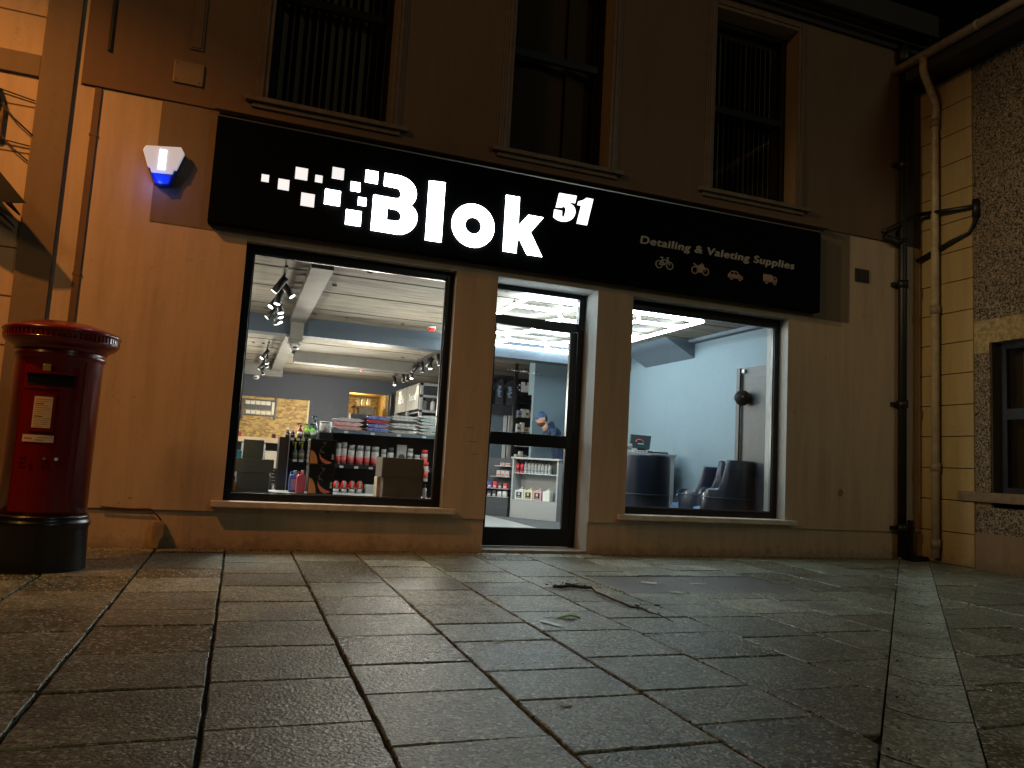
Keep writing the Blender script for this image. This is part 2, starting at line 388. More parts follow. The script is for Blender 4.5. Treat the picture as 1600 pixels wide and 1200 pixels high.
# ------------------------------------------------------------------ the shop building
B = thing('shop_building', 'rendered two storey corner shop building with lit ground floor windows', 'building')
CEIL = 2.95
WL = (-.10, 2.01, .445, 2.937); DR = (2.473, 3.676, 0, 2.944); WR = (4.125, 6.316, .445, 2.94)
U1 = (-.04, 1.17, 4.37, 6.75); U2 = (2.50, 3.71, 4.37, 6.75); U3 = (5.13, 6.38, 4.39, 6.75)
def wallcut(x0, x1, z0, z1, holes, y0, y1, m, name, parent, rev=None):
    q = MB(); xs = sorted({x0, x1, *[min(max(h[i], x0), x1) for h in holes for i in (0, 1)]}); zs = sorted({z0, z1, *[min(max(h[i], z0), z1) for h in holes for i in (2, 3)]})
    def hole(cx, cz): return any(h[0] < cx < h[1] and h[2] < cz < h[3] for h in holes)
    for a, b in zip(xs, xs[1:]):
        for c, d in zip(zs, zs[1:]):
            if hole((a+b)/2, (c+d)/2): continue
            q.quad((a, y0, c), (b, y0, c), (b, y0, d), (a, y0, d)); q.quad((a, y1, d), (b, y1, d), (b, y1, c), (a, y1, c))
    q.mi = 1 if rev else 0
    for h in holes:
        a, b = max(h[0], x0), min(h[1], x1); c, d = max(h[2], z0), min(h[3], z1)
        if a >= b or c >= d: continue
        q.quad((a, y0, c), (a, y1, c), (a, y1, d), (a, y0, d)); q.quad((b, y0, c), (b, y1, c), (b, y1, d), (b, y0, d))
        if h[3] <= z1: q.quad((a, y0, d), (b, y0, d), (b, y1, d), (a, y1, d))
        if h[2] >= z0 and h[2] > .01: q.quad((a, y0, c), (b, y0, c), (b, y1, c), (a, y1, c))
    o = q.build(name, [m, rev] if rev else m, parent)
    return o
XL, XR = -1.65, 8.5
wallcut(XL, XR, .345, 4.165, [WL, DR, WR], 0, .40, CREAM, 'front_wall', B, REVEAL)
wallcut(XL, XR, -.02, .345, [(DR[0], DR[1], -.1, .5)], .022, .40, CREAM, 'plinth', B, REVEAL)
# darker painted band behind the sign
wallcut(-.965, 7.265, 2.99, 4.17, [(-.45, 6.7, 3.10, 4.10)], -.006, .01, TAUPE, 'fascia_band', B)
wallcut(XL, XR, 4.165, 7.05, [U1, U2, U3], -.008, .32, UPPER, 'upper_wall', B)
MB().box(-1.64, 8.03, -.022, .0, 4.17, 4.23).box(-.5, 6.85, -.10, -.035, 4.15, 4.185).build('ledge', UPPER, B, .006)
# eaves above
e = MB().box(-3, 8.42, -.34, .3, 7.08, 7.16).box(-3, 8.42, -.36, -.30, 7.0, 7.3)
for k in range(3): e.box(-3, 8.45, -.06-.08*k, .3, 6.9+.06*k, 6.96+.06*k)
e.build('eaves_cornice', mat('dark_eaves_paint', (.035, .028, .02), .7), B)
MB().box(-1.465, -1.44, -.03, 0, 4.53, 7).build('downpipe_strip', BLACKPIPE, B)
# ground-floor shell
sh = MB()
sh.quad((-1.6, .40, CEIL), (XR, .40, CEIL), (XR, 13, CEIL), (-1.6, 13, CEIL))
sh.build('ceiling', CONC, B)
q = MB()
for yj in (.95, 1.99, 3.2, 5.6, 6.8, 8.0, 9.3, 10.5, 11.7): q.box(-1.6, 6.3, yj, yj+.025, CEIL-.006, CEIL+.02)
q.build('ceiling_joint', mat('dark_joint', (.03, .025, .02), .9), B)
q = MB()
for k in range(26):
    xx, yy = random.uniform(0, 4.6), random.choice((.6, 1.5, 2.6, 3.6, 5.0, 6.2, 7.4)); q.box(xx, xx+.05, yy, yy+.015, CEIL-.02, CEIL); q.box(xx+.02, xx+.032, yy-.02, yy+.04, CEIL-.015, CEIL)
q.build('ceiling_clip', mat('rusty_clip', (.06, .045, .035), .8), B)
MB().box(-1.6, XR, .42, 13, 0, .05).build('carpet_floor', mat('grey_carpet', (.08, .088, .095), .95, var=.35, vscale=70, bump=.6, bscale=200), B)
q = MB(); q.prism([(2.2, .42), (3.9, .42), (4.05, 1.9), (4.03, 3.2), (3.9, 5.6), (2.0, 5.6)], lambda x, y: Vector((x, y, .058)), lambda x, y: Vector((x, y, .05)))
q.build('white_floor_inlay', mat('white_vinyl_floor', (.32, .34, .35), .3, var=.12, vscale=4), B)
MB().box(2.473, 3.676, .022, .42, -.02, .03).build('threshold', mat('threshold_stone', (.30, .29, .25), .7, var=.4, vscale=8, bump=.4), B)
sd = MB(); sd.box(-1.62, -1.6, .4, 13, 0, CEIL); sd.build('side_wall', SLATEWALL, B)
wallcut(-1.6, XR, 0, CEIL+.3, [(2.68, 3.75, .05, 2.60)], 13, 13.12, SLATEWALL, 'rear_wall', B, OSB)
MB().box(6.37, 6.42, .40, 5.6, .05, CEIL).build('partition_wall', BLUEWALL, B)
MB().box(5.14, 6.37, 5.6, 5.7, .05, CEIL).box(5.142, 5.5, 5.702, 5.9, 2.26, CEIL).build('partition_return', BLUEWALL, B)
MB().box(6.3, 6.42, 5.75, 13, 0, CEIL).build('far_side_wall', SLATEWALL, B)
MB().box(-1.6, 6.36, 4.1, 4.42, 2.68, CEIL).build('downstand_beam', mat('blue_grey_beam_paint', (.03, .045, .062), .6, var=.1), B)
MB().box(.9, 6.3, 8.2, 8.6, 2.74, CEIL).box(-1.6, .85, 11.6, 12.0, 2.72, CEIL).build('rear_beam', mat('pale_beam_paint', (.11, .105, .095), .7, var=.2), B)
q = MB(); q.box(.55, .78, .42, 4.1, 2.86, CEIL).box(.57, .76, 4.02, 4.1, 2.60, 2.86).box(.57, .76, 4.1, 4.5, 2.58, 2.67).box(.57, .80, 4.42, 12.9, 2.85, CEIL)
q.build('steel_channel', mat('galvanised_cover', (.14, .13, .112), .6, .1, var=.3, vscale=5), B)
q = MB(); A_ = [(5.87, CEIL), (6.37, CEIL), (6.37, 2.68)]; q.prism(A_, lambda x, z: Vector((x, 2.14, z)), lambda x, z: Vector((x, 3.6, z))); q.build('sloping_bulkhead', mat('bulkhead_paint', (.075, .105, .135), .8), B)
MB().box(6.25, 6.37, .42, 2.14, 2.90, CEIL).build('wall_cornice', mat('bulkhead_paint', (.15, .21, .27)), B)
MB().box(6.33, 6.37, .42, 1.04, .05, 2.40).box(6.30, 6.33, .93, 1.0, .05, 2.40).build('grey_door_panel', mat('grey_panel', (.022, .028, .034), .5), B)
MB().tube([(6.315, .90, .06), (6.315, .90, 2.37)], .008, 6).build('door_cable', BLACK, B)
MB().box(6.30, 6.332, .83, .89, 2.33, 2.38).build('door_closer', WHITEP, B)
# store room behind the rear opening
q = MB(); q.quad((2.3, 16, 0), (4.4, 16, 0), (4.4, 16, 2.9), (2.3, 16, 2.9)).quad((3.78, 13.12, 0), (3.95, 16, 0), (3.95, 16, 2.9), (3.78, 13.12, 2.9)).quad((2.3, 13.12, 0), (2.3, 16, 0), (2.3, 16, 2.9), (2.3, 13.12, 2.9)).quad((2.3, 13.12, 2.7), (4.4, 13.12, 2.7), (4.4, 16, 2.7), (2.3, 16, 2.7))
q.build('store_room_lining', OSB, B)
# dark upper rooms
q = MB(); q.box(-1.5, 8.4, .9, 1.0, 4.2, 7).box(-1.5, 8.4, .33, 1, 4.1, 4.2); q.build('upper_room', mat('unlit_room', (.03, .028, .025), .9), B)
MB().box(-1.7, 8.5, .3, 13.2, 6.95, 7.05).build('roof', mat('slate_roof', (.04, .04, .045), .8), B)
MB().box(-1.7, 8.5, .3, 13.2, 2.97, 3.05).build('floor_slab', mat('slab', (.2, .2, .2), .8), B)

def shop_window(name, o, fw, y, head):
    wf = MB(); a, b, c, d = o
    wf.box(a, a+fw, y, y+.07, c, d).box(b-fw, b, y, y+.07, c, d).box(a+fw, b-fw, y, y+.07, c, c+fw).box(a+fw, b-fw, y, y+.07, d-head, d)
    fr = wf.build(name, BLACKFRAME, B, .004)
    # inner bead
    i = MB(); k = fw+.012
    i.box(a+fw, a+k, y+.02, y+.05, c+fw, d-head).box(b-k, b-fw, y+.02, y+.05, c+fw, d-head).box(a+k, b-k, y+.02, y+.05, c+fw, c+k).box(a+k, b-k, y+.02, y+.05, d-head-.012, d-head)
    i.build('bead', mat('grey_bead', (.10, .10, .105), .3), fr)
    MB().box(a+k, b-k, y+.032, y+.038, c+k, d-head-.012).build('pane', GLASS, fr)
    s = MB().box(a-.10, b+.13, -.075, y+.01, c-.055, c+.001); s.build('sill', SHOPSILL, B, .006)
shop_window('shop_window', WL, .075, .10, .085)
shop_window('shop_window', WR, .075, .155, .10)
# entrance door at y .33
y = .33; a, b, c, d = 2.474, 3.675, .03, 2.943
MB().box(a, a+.06, y, y+.08, c, d).box(b-.075, b, y, y+.08, c, d).box(a+.06, b-.075, y, y+.08, d-.055, d).box(a+.06, b-.075, y, y+.08, 2.50, 2.60).build('door_frame', BLACKFRAME, B, .004)
MB().box(a+.06, b-.075, y+.03, y+.038, 2.60, d-.055).build('transom_pane', GLASS, B)
dz = [c+.01, .245, 1.02, 1.19, 2.42, 2.495]
zs_ = [at(820, 825, y).z, at(820, 697, y).z, at(820, 677, y).z, at(820, 509, y).z]
dd = MB(); dd.box(a+.065, a+.125, y+.01, y+.06, dz[0], 2.495).box(b-.165, b-.08, y+.01, y+.06, dz[0], 2.495)
dd.box(a+.125, b-.165, y+.01, y+.06, dz[0], zs_[0]).box(a+.125, b-.165, y+.01, y+.06, zs_[1], zs_[2]).box(a+.125, b-.165, y+.01, y+.06, zs_[3], 2.495)
dl = dd.build('door', BLACKFRAME, B, .003)
MB().box(a+.125, b-.165, y+.03, y+.036, zs_[2], zs_[3]).build('pane', GLASS, dl)
MB().box(a+.125, b-.165, y+.03, y+.036, zs_[0], zs_[1]).build('pane', GLASS, dl)
MB().box(a+.125, b-.165, y+.0, y+.012, zs_[0]-.02, zs_[0]-.004).tube([(a+.10, y-.03, .95), (a+.10, y-.03, 1.35)], .012, 8).tube([(a+.10, y+.012, 1.0), (a+.10, y-.03, 1.0)], .008, 6).tube([(a+.10, y+.012, 1.3), (a+.10, y-.03, 1.3)], .008, 6).build('handle', BLACK, dl)

q = MB(); random.seed(5); px0_ = at(793, 578, y+.02); px1_ = at(846, 586, y+.02); n_ = 26
for k in range(n_):
    if random.random() < .2: continue
    u_ = k/n_; x_ = px0_.x+(px1_.x-px0_.x)*u_; z_ = px0_.z+(px1_.z-px0_.z)*u_; h_ = random.uniform(.008, .03); q.box(x_, x_+random.uniform(.006, .018), y+.0275, y+.029, z_, z_+h_)
q.build('sticker_trace', mat('faint_sticker', (.35, .38, .38), .5), B)
def wallmark(px, py, w_, h_, y_=-.0015, rz=0):
    c_ = at(px, py, 0); return [Vector((c_.x+dx*w_, y_, c_.z+dz*h_)) for dx, dz in ((-.5, -.2), (-.3, -.5), (.2, -.45), (.5, -.1), (.35, .4), (-.1, .5), (-.45, .25))]
q = MB()
for px, py, w_, h_ in ((512, 800, .05, .02), (203, 778, .03, .012), (185, 786, .02, .01), (1313, 770, .09, .10), (735, 668, .10, .008), (738, 690, .12, .008), (742, 710, .08, .008), (600, 640, .012, .012), (1290, 560, .014, .014), (870, 700, .01, .01), (210, 620, .012, .012), (330, 560, .01, .014)):
    v_ = wallmark(px, py, w_, h_); q._f([q.bm.verts.new(p_) for p_ in v_])
q.build('wall_scuff', mat('scuffed_paint', (.30, .22, .14), .8, var=.5, vscale=40), B)
def sash(o, rail, lbl):
    a, b, c, d = o; y = .21
    q = MB(); q.box(a, a+.065, y, y+.07, c, d).box(b-.065, b, y, y+.07, c, d).box(a+.065, b-.065, y, y+.07, c, c+.05).box(a+.065, b-.065, y, y+.07, d-.06, d).box(a+.065, b-.065, y-.012, y+.05, rail-.045, rail+.045)
    f = q.build('sash_window', BLACKFRAME, B, .004)
    MB().box(a+.065, b-.065, y+.03, y+.035, c+.05, rail-.045).build('pane', DGLASS, f)
    MB().box(a+.065, b-.065, y+.05, y+.055, rail+.045, d-.06).build('pane', DGLASS, f)
    # moulded architrave: two stepped strips
    m = MB()
    for s_, e_ in ((-1, a), (1, b)):
        for k, (w0, w1, pr) in enumerate(((0.0, .045, .016), (.045, .075, .034), (.075, .10, .022), (.10, .125, .010))):
            m.box(e_+s_*w0, e_+s_*w1, -.008-pr, -.008, c+.0, d+.1)
    for k, (w0, w1, pr) in enumerate(((0.0, .045, .016), (.045, .075, .034), (.075, .10, .022))): m.box(a, b, -.008-pr, -.008, d+w0, d+w1)
    m.build('architrave', TRIM, B)
    m = MB(); m.box(a, a+.002, -.008, y, c, d).box(b-.002, b, -.008, y, c, d).box(a, b, -.008, y, d-.002, d).build('reveal_lining', mat('reveal_trim', (.24, .17, .10), .6), B)
    s = MB().box(a-.2, b+.19, -.075, y, c-.05, c).box(a-.14, b+.12, -.035, 0, c-.10, c-.055); s.build('sill', SILL, B, .006)
    return f
for o, r_, l_ in ((U1, 5.62, 'left'), (U2, 5.66, 'mid'), (U3, 5.56, 'right')): sash(o, r_, l_)
# blinds behind the sashes
def blind(o, label, n, ang, m, sk=1, wd=.089, gaps=()):
    a, b, c, d = o; q = MB()
    for k in range(n):
        if k in gaps: continue
        x = a+.07+(b-a-.14)*(k+.5)/n; M = Matrix.Translation((x, .40, 0)) @ Matrix.Rotation(R(ang+random.uniform(-14, 14)), 4, 'Z')
        q.box(-wd/2, wd/2, -.0015, .0015, c+.05, d-.08, M)
    t = thing('vertical_blind', label, 'blind'); q.build('slat', m, t)
    MB().box(a+.06, b-.06, .37, .42, d-.08, d-.04).build('head_rail', WHITEP, t)
FAB = mat('blind_fabric', (.42, .40, .35), .8)
blind(U1, 'dark vertical blind half turned open behind the upper window above the lit squares', 13, 62, FAB)
blind(U3, 'narrow slatted vertical blind behind the upper window nearest the roof corner', 14, 55, FAB)
blind(U2, 'closed pale panel blind behind the middle upper window', 3, 0, mat('pale_blind', (.15, .135, .11), .8), wd=.36)

# ------------------------------------------------------------------ neighbours
NB = thing('quoined_house', 'cream house with scored blocks and brown pilaster beside the red postbox', 'building')
q = MB(); q.box(-6, -1.975, .0, .5, -.02, 4.15).box(-6, -1.975, 0, .5, 4.35, 7.1); q.build('wall', CREAM, NB)
q = MB()
for k in range(14):
    z = .42+k*.43
    if 4.0 < z < 4.4: continue
    q.box(-6, -1.985, -.003, 0, z, z+.012)
for k in range(14):
    for s_ in (0, 1): q.box(-2.62-.5*s_-(k % 2)*.25, -2.608-.5*s_-(k % 2)*.25, -.003, 0, .432+k*.43, .85+k*.43) if not 3.8 < .42+k*.43 < 4.4 else None
q.build('block_joint', mat('joint_shadow_paint', (.12, .075, .04), .8), NB)
MB().box(-1.975, -1.70, -.035, .5, -.02, 7.1).build('pilaster', TAUPE, NB, .006)
MB().box(-6, -1.975, -.03, .5, 4.15, 4.35).build('string_course', TAUPE, NB, .006)
MB().box(-1.70, -1.65, -.001, .4, -.02, 7.1).build('party_strip', CREAM, NB)
dp = thing('cable_cover_strip', 'thin brown cable cover running up the cream wall above the postbox', 'cable cover')
MB().box(-1.53, -1.472, -.016, -.0, .36, 4.16).build('pipe', mat('brown_pipe_paint', (.15, .085, .05), .7, var=.3), dp, .004)
q = MB()
for z in (1.2, 2.4, 3.7): q.box(-1.536, -1.466, -.019, 0, z, z+.02)
q.build('clip', mat('brown_pipe_paint', (.13, .05, .025)), dp)

H = thing('roughcast_house', 'roughcast house with smooth yellow corner blocks and white downpipe on the right', 'building')
WX = 8.5
def rough_mat():
    m = mat('pebbledash', (.2, .17, .13), .9); N, L, p = nodes(m); nt = m.node_tree
    tc = N.new('ShaderNodeTexCoord'); v = N.new('ShaderNodeTexVoronoi'); v.inputs['Scale'].default_value = 62; L(tc.outputs['Object'], v.inputs['Vector'])
    s = N.new('ShaderNodeSeparateXYZ'); L(v.outputs['Color'], s.inputs[0]); r = N.new('ShaderNodeValToRGB'); e = r.color_ramp.elements
    e[0].color = (.03, .025, .02, 1); e[1].color = (.42, .34, .26, 1); e[0].position = .15; L(s.outputs[0], r.inputs['Fac']); L(r.outputs[0], p.inputs['Base Color'])
    b = N.new('ShaderNodeBump'); b.inputs['Strength'].default_value = 1; b.inputs['Distance'].default_value = .02; b.invert = True; L(v.outputs['Distance'], b.inputs['Height']); L(b.outputs[0], p.inputs['Normal'])
    return m
ROUGH = rough_mat()
YEL = render_wall('ochre_quoin_paint', (.38, .28, .13)); YROUGH = mat('ochre_roughcast', (.42, .32, .17), .9, var=.6, vscale=18, bump=1, bscale=35)
DARKR = render_wall('dark_base_paint', (.22, .15, .09))
hw = (-3.2, -1.0, .92, 2.74)   # y0,y1,z0,z1 of its window
q = MB()
def xface(q, y0, y1, z0, z1, x=WX, th=.5): q.box(x, x+th, y0, y1, z0, z1)
xface(q, -3.2, -.78, 3.03, 6.4, WX+.012); xface(q, -.98, -.78, .92, 2.62, WX+.012); xface(q, -6, -.78, .43, .74, WX+.012); xface(q, -6, -3.2, .74, 6.4, WX+.012)
q.build('roughcast', ROUGH, H)
q = MB(); xface(q, -3.2, -.78, 2.74, 3.03, WX+.006); xface(q, -.98, -.78, 2.62, 2.74, WX+.006); q.build('window_band', YROUGH, H)
MB().box(WX, WX+.5, -6, -.78, -.02, .43).box(WX+.02, WX+.5, -.98, -.78, .74, .92).build('base_course', DARKR, H)
MB().box(WX+.03, WX+.5, -1.0, .6, -.02, 6.4).build('wall_core', mat('dark_mortar', (.04, .03, .02), .9), H)
q = MB(); k = 0; z = 0
while z < 6.35:
    h = .40; q.box(WX-.012, WX+.04, -.78, .6, z+.004, min(z+h-.006, 6.4)); z += h
q.build('quoin', YEL, H, .004)
q = MB(); q.box(WX-.07, WX+.2, -4, -.60, .80, .92); q.build('sill', SILL, H, .01)
q = MB(); y0, y1, z0, z1 = hw; x = WX+.14
q.box(x, x+.06, y1-.10, y1, z0, z1).box(x, x+.06, y0, y1-.10, z0, z0+.07).box(x, x+.06, y0, y1-.10, z1-.08, z1).box(x-.015, x+.05, y0, y1-.10, 1.80, 1.93).box(x, x+.06, y0, y0+.08, z0, z1)
wf = q.build('window', BLACKFRAME, H)
MB().box(x+.03, x+.035, y0+.08, y1-.10, z0+.07, z1-.08).build('pane', DGLASS, wf)
MB().box(x+.12, x+.14, y0, y1-.22, z0, z1-.12).build('blind', mat('pale_roller_blind', (.20, .17, .11), .8), wf)
MB().box(x+.2, x+.25, y0-.1, y1+.1, z0-.1, z1+.1).build('unlit_interior', mat('unlit_room', (.03, .028, .025)), H)
q = MB(); q.box(WX-.40, WX+.6, -7, .25, 6.42, 6.5).box(WX-.42, WX-.38, -7, .25, 6.40, 6.62); q.build('soffit', mat('dark_soffit', (.03, .028, .022), .6), H)
q = MB(); q.prism([(WX-.42, 6.6), (WX+3, 8.6), (WX+3, 6.6)], lambda a, b: Vector((a, -7, b)), lambda a, b: Vector((a, .4, b))); q.build('roof', mat('slate_roof', (.04, .04, .045)), H)
gx = WX-.47
g_ = thing('roof_gutter', 'cream painted roof gutter along the roughcast house eaves', 'gutter')
q = MB(); q.tube([(gx, .02, 6.60), (gx, -7, 6.60)], .058, 12); q.build('gutter_run', CREAMPIPE, g_)
MB().tube([(gx, .0, 6.60), (gx, .03, 6.60)], .064, 12).tube([(gx, -1.2, 6.6), (gx, -1.26, 6.6)], .063, 12).build('gutter_joint', CREAMPIPE, g_)
dpw = thing('white_downpipe', 'cream white round downpipe on the yellow corner blocks', 'downpipe')
px_, py_ = WX-.085, -.30
q = MB(); q.tube([(gx, -.46, 6.58), (gx, -.46, 6.40), (gx+.03, -.455, 6.33), (px_-.04, py_-.04, 6.08), (px_, py_-.02, 6.0), (px_, py_, 5.8), (px_, py_, .06)], .05, 12); q.build('pipe', CREAMPIPE, dpw)
q = MB()
for z in (5.75, 3.2, 1.15, .18): q.lathe([(.062, 0), (.062, .11)], (px_, py_, z), 14)
for z in (5.8, 3.25, 1.2): q.box(px_, WX, py_-.02, py_+.02, z, z+.05)
q.build('collar', mat('pipe_collar_paint', (.26, .2, .14), .5), dpw)
dpb = thing('black_downpipe', 'black cast iron downpipe at the shop corner', 'downpipe')
bx = 8.10
q = MB(); q.tube([(bx, -.075, 6.98), (bx, -.075, .03)], .055, 12).lathe([(.07, 0), (.09, .05), (.09, .22), (.06, .26)], (bx, -.075, 6.7), 12); q.build('pipe', BLACKPIPE, dpb)
q = MB()
for z in (5.2, 3.55, 1.95, .35): q.lathe([(.07, 0), (.07, .10)], (bx, -.075, z), 14).box(bx-.13, bx+.08, -.05, 0, z+.02, z+.07)
q.build('collar', BLACKPIPE, dpb)
MB().box(8.27, 8.33, -.04, -.0, .02, .5).box(8.2, 8.45, -.16, .02, -.01, .05).build('shoe', BLACKPIPE, dpb)
MB().box(8.17, 8.488, -.01, .0, 4.165, 6.9).build('corner_shade_strip', mat('corner_shade_paint', (.05, .045, .035), .7), B)  # shade on the upper facade corner, painted as a dark strip
# iron bracket with cables between the corner pipes
br = thing('iron_cable_bracket', 'old black iron bracket bolted beside the white downpipe', 'bracket')
q = MB(); p0 = Vector((WX-.02, -.84, 4.50)); p1 = Vector((8.36, -.08, 4.60)); p2 = Vector((8.45, -.5, 4.12)); p3 = Vector((8.42, -.02, 3.98))
q.tube([p0, p0.lerp(p1, .5), p1], [.035, .028, .03], 8).tube([p0+Vector((0, 0, .09)), p0-Vector((0, 0, .14))], .045, 8).tube([p0-Vector((0, .02, .12)), p0+Vector((-.02, .08, -.32)), p2, p3], [.02, .022, .03, .028], 8); q.build('arm', BLACKPIPE, br)
q = MB(); q.tube([p1, (8.2, -.07, 4.52), (8.05, -.09, 4.42), (7.88, -.05, 4.32), (7.8, -.03, 4.28)], [.025, .022, .03, .035, .02], 8).tube([(7.8, -.05, 4.22), (8.0, -.06, 4.16), (8.1, -.12, 4.2)], [.04, .05, .03], 8); q.build('cable', BLACKPIPE, br)

# ------------------------------------------------------------------ fascia sign
SG = thing('fascia_sign', 'long black fascia sign with glowing white letters and small grey text', 'shop sign')
SY = -.12
a_ = [at(341, 181, SY), at(1284, 363, SY), at(1280, 487, SY), at(323, 346, SY)]
sx0 = (a_[0].x+a_[3].x)/2; sx1 = (a_[1].x+a_[2].x)/2; sz1 = (a_[0].z+a_[1].z)/2; sz0 = (a_[2].z+a_[3].z)/2
BODY = mat('black_sign_panel', (.0015, .003, .0045), .8, spec=.06)
MB().box(sx0, sx1, SY, -.006, sz0, sz1).build('panel', BODY, SG, .004)
MB().box(sx0, sx1, SY+.0, -.02, sz1, sz1+.012).build('top_trim', mat('thin_metal_trim', (.35, .35, .36), .3, .8), SG)
LED = mat('lit_acrylic_letter', (1, .99, .97), .5, emit=10)
LED3 = mat('lit_acrylic_numeral', (1, .99, .97), .5, emit=2)
LED2 = mat('softly_lit_acrylic', (.95, .96, .97), .5, emit=.85)
def W(p, o=(0, 0), s=1): v = at(o[0]+p[0]/s, o[1]+p[1]/s, SY-.012); return (v.x, v.z)
def letter(name, poly, m=LED, hole=None):
    q = MB()
    def fr(x, z): return Vector((x, SY-.014, z))
    def bk(x, z): return Vector((x, SY+.002, z))
    if hole:
        k = len(hole); n = len(poly)
        A = [q.bm.verts.new(fr(*p)) for p in poly]; Bv = [q.bm.verts.new(bk(*p)) for p in poly]
        C = [q.bm.verts.new(fr(*p)) for p in hole]; D = [q.bm.verts.new(bk(*p)) for p in hole]
        ed = []
        for vs in (A, C):
            for i in range(len(vs)): ed.append(q.bm.edges.new((vs[i], vs[(i+1) % len(vs)])))
        bmesh.ops.triangle_fill(q.bm, edges=ed, use_beauty=True)
        for P_, Q_ in ((A, Bv), (C, D)):
            for i in range(len(P_)): q._f([P_[i], P_[(i+1) % len(P_)], Q_[(i+1) % len(P_)], Q_[i]])
    else: q.prism(poly, fr, bk)
    return q.build(name, m, SG)
def arc(c, rx, rz, a0, a1, n=14): return [(c[0]+rx*math.cos(R(a0+(a1-a0)*i/n)), c[1]+rz*math.sin(R(a0+(a1-a0)*i/n))) for i in range(n+1)]
sq = [(218, 228, 254, 263), (282, 244, 334, 297), (349, 199, 407, 257), (428, 231, 463, 265), (370, 299, 434, 362), (494, 199, 548, 255), (463, 284, 535, 358), (567, 257, 611, 301), (596, 318, 634, 356), (545, 364, 616, 437), (624, 211, 681, 270)]
for i, (x0, y0, x1, y1) in enumerate(sq):
    cx, cz = W(((x0+x1)/2, (y0+y1)/2), (320, 180), 2.5); h = ((x1-x0)+(y1-y0))/4/2.5*.84
    v0 = at(320+(x0+x1)/5-h, 180+(y0+y1)/5, SY); v1 = at(320+(x0+x1)/5+h, 180+(y0+y1)/5, SY); s_ = abs(v1.x-v0.x)/2
    o = letter('logo_square', [(cx-s_, cz-s_), (cx+s_, cz-s_), (cx+s_, cz+s_), (cx-s_, cz+s_)], LED2 if i in (0, 1, 2, 3, 4, 5) else LED)
# letter B  (pixel crop origin 560,250 scale 8.575)
def bz(p0, c0, c1, p1, n=10):
    o = []
    for i in range(n):
        t = i/n; u = 1-t
        o.append(tuple(u**3*p0[k]+3*u*u*t*c0[k]+3*u*t*t*c1[k]+t**3*p1[k] for k in (0, 1)))
    return o
def PX(pts, o, s): return [W(p, o, s) for p in pts]
Bp = [(356, 175)]+bz((510, 200), (690, 230), (785, 350), (780, 460))+bz((780, 460), (780, 530), (740, 590), (700, 604))+bz((700, 604), (770, 660), (800, 730), (787, 800))+bz((787, 800), (770, 920), (650, 1010), (520, 994))+[(520, 994), (165, 936), (204, 463), (480, 512)]+bz((520, 516), (590, 520), (590, 380), (500, 370))+[(342, 341)]
Bh = [(388, 643)]+bz((490, 660), (600, 680), (600, 830), (490, 822))+[(378, 803)]
letter('letter', PX(Bp, (560, 250), 8.575), LED, PX(Bh, (560, 250), 8.575))
letter('letter', PX([(877, 255), (940, 263), (924, 496), (861, 487)], (320, 180), 2.5))
oc = W((1049, 431), (320, 180), 2.5); wl = W((966, 420), (320, 180), 2.5); wr = W((1132, 440), (320, 180), 2.5); rr = (wr[0]-wl[0])/2
letter('letter', arc(oc, rr, rr, 0, 354, 60), LED, arc(oc, rr*.385, rr*.385, 0, 350, 40))
letter('letter', PX([(200, 137), (397, 170), (374, 593), (525, 432), (745, 470), (553, 687), (724, 1046), (505, 1013), (397, 787), (357, 823), (345, 990), (150, 960)], (770, 290), 9.412))
five = [(980, 108), (1234, 152), (1212, 255), (1045, 225), (1040, 250)]+bz((1060, 245), (1170, 255), (1225, 320), (1215, 400))+bz((1215, 400), (1190, 520), (1090, 535), (1010, 522))+bz((1010, 522), (950, 510), (910, 480), (887, 445))+[(908, 350), (1018, 370)]+bz((1018, 400), (1005, 480), (1050, 475), (1062, 430))+bz((1075, 370), (1085, 300), (1040, 290), (1012, 330))+[(930, 318)]
letter('numeral', PX(five, (770, 290), 9.412), LED3)
letter('numeral', PX([(1380, 180), (1478, 200), (1385, 580), (1237, 553), (1305, 292), (1248, 280), (1262, 232), (1325, 215)], (770, 290), 9.412), LED3)
VINYL = mat('grey_vinyl_text', (.40, .36, .33), .5, emit=0)
t0 = at(1000, 381, SY); t1 = at(1240, 420, SY); th_ = at(1000, 366, SY).z-t0.z
tw = t1.x-t0.x
text_into('tagline', 'Detailing & Valeting Supplies', VINYL, SG, th_*1.12, faceM(t0.x, SY-.006, (t0.z+t1.z)/2), off=0, ext=.003, shear=.14, font_w=tw, space=1.1, bold=.006)
# vehicle pictograms
ic = at(1038, 411, SY); U_ = (at(1052, 411, SY).x-at(1024, 411, SY).x)/2
def ring(q, cx, cz, r, w_, n=22):
    for k in range(n):
        a0, a1 = 2*math.pi*k/n, 2*math.pi*(k+1)/n
        q.prism([(cx+r*math.cos(a0), cz+r*math.sin(a0)), (cx+r*math.cos(a1), cz+r*math.sin(a1)), (cx+(r-w_)*math.cos(a1), cz+(r-w_)*math.sin(a1)), (cx+(r-w_)*math.cos(a0), cz+(r-w_)*math.sin(a0))], lambda x, z: Vector((x, SY-.006, z)), lambda x, z: Vector((x, SY, z)))
def bar(q, x0, z0, x1, z1, w_):
    d = Vector((x1-x0, z1-z0)).normalized(); n = Vector((-d.y, d.x))*w_/2
    q.prism([(x0+n.x, z0+n.y), (x1+n.x, z1+n.y), (x1-n.x, z1-n.y), (x0-n.x, z0-n.y)], lambda x, z: Vector((x, SY-.0065, z)), lambda x, z: Vector((x, SY, z)))
def pl(q, pts): q.prism(pts, lambda x, z: Vector((x, SY-.006, z)), lambda x, z: Vector((x, SY, z)))
u = U_
q = MB(); X, Z = ic.x, ic.z
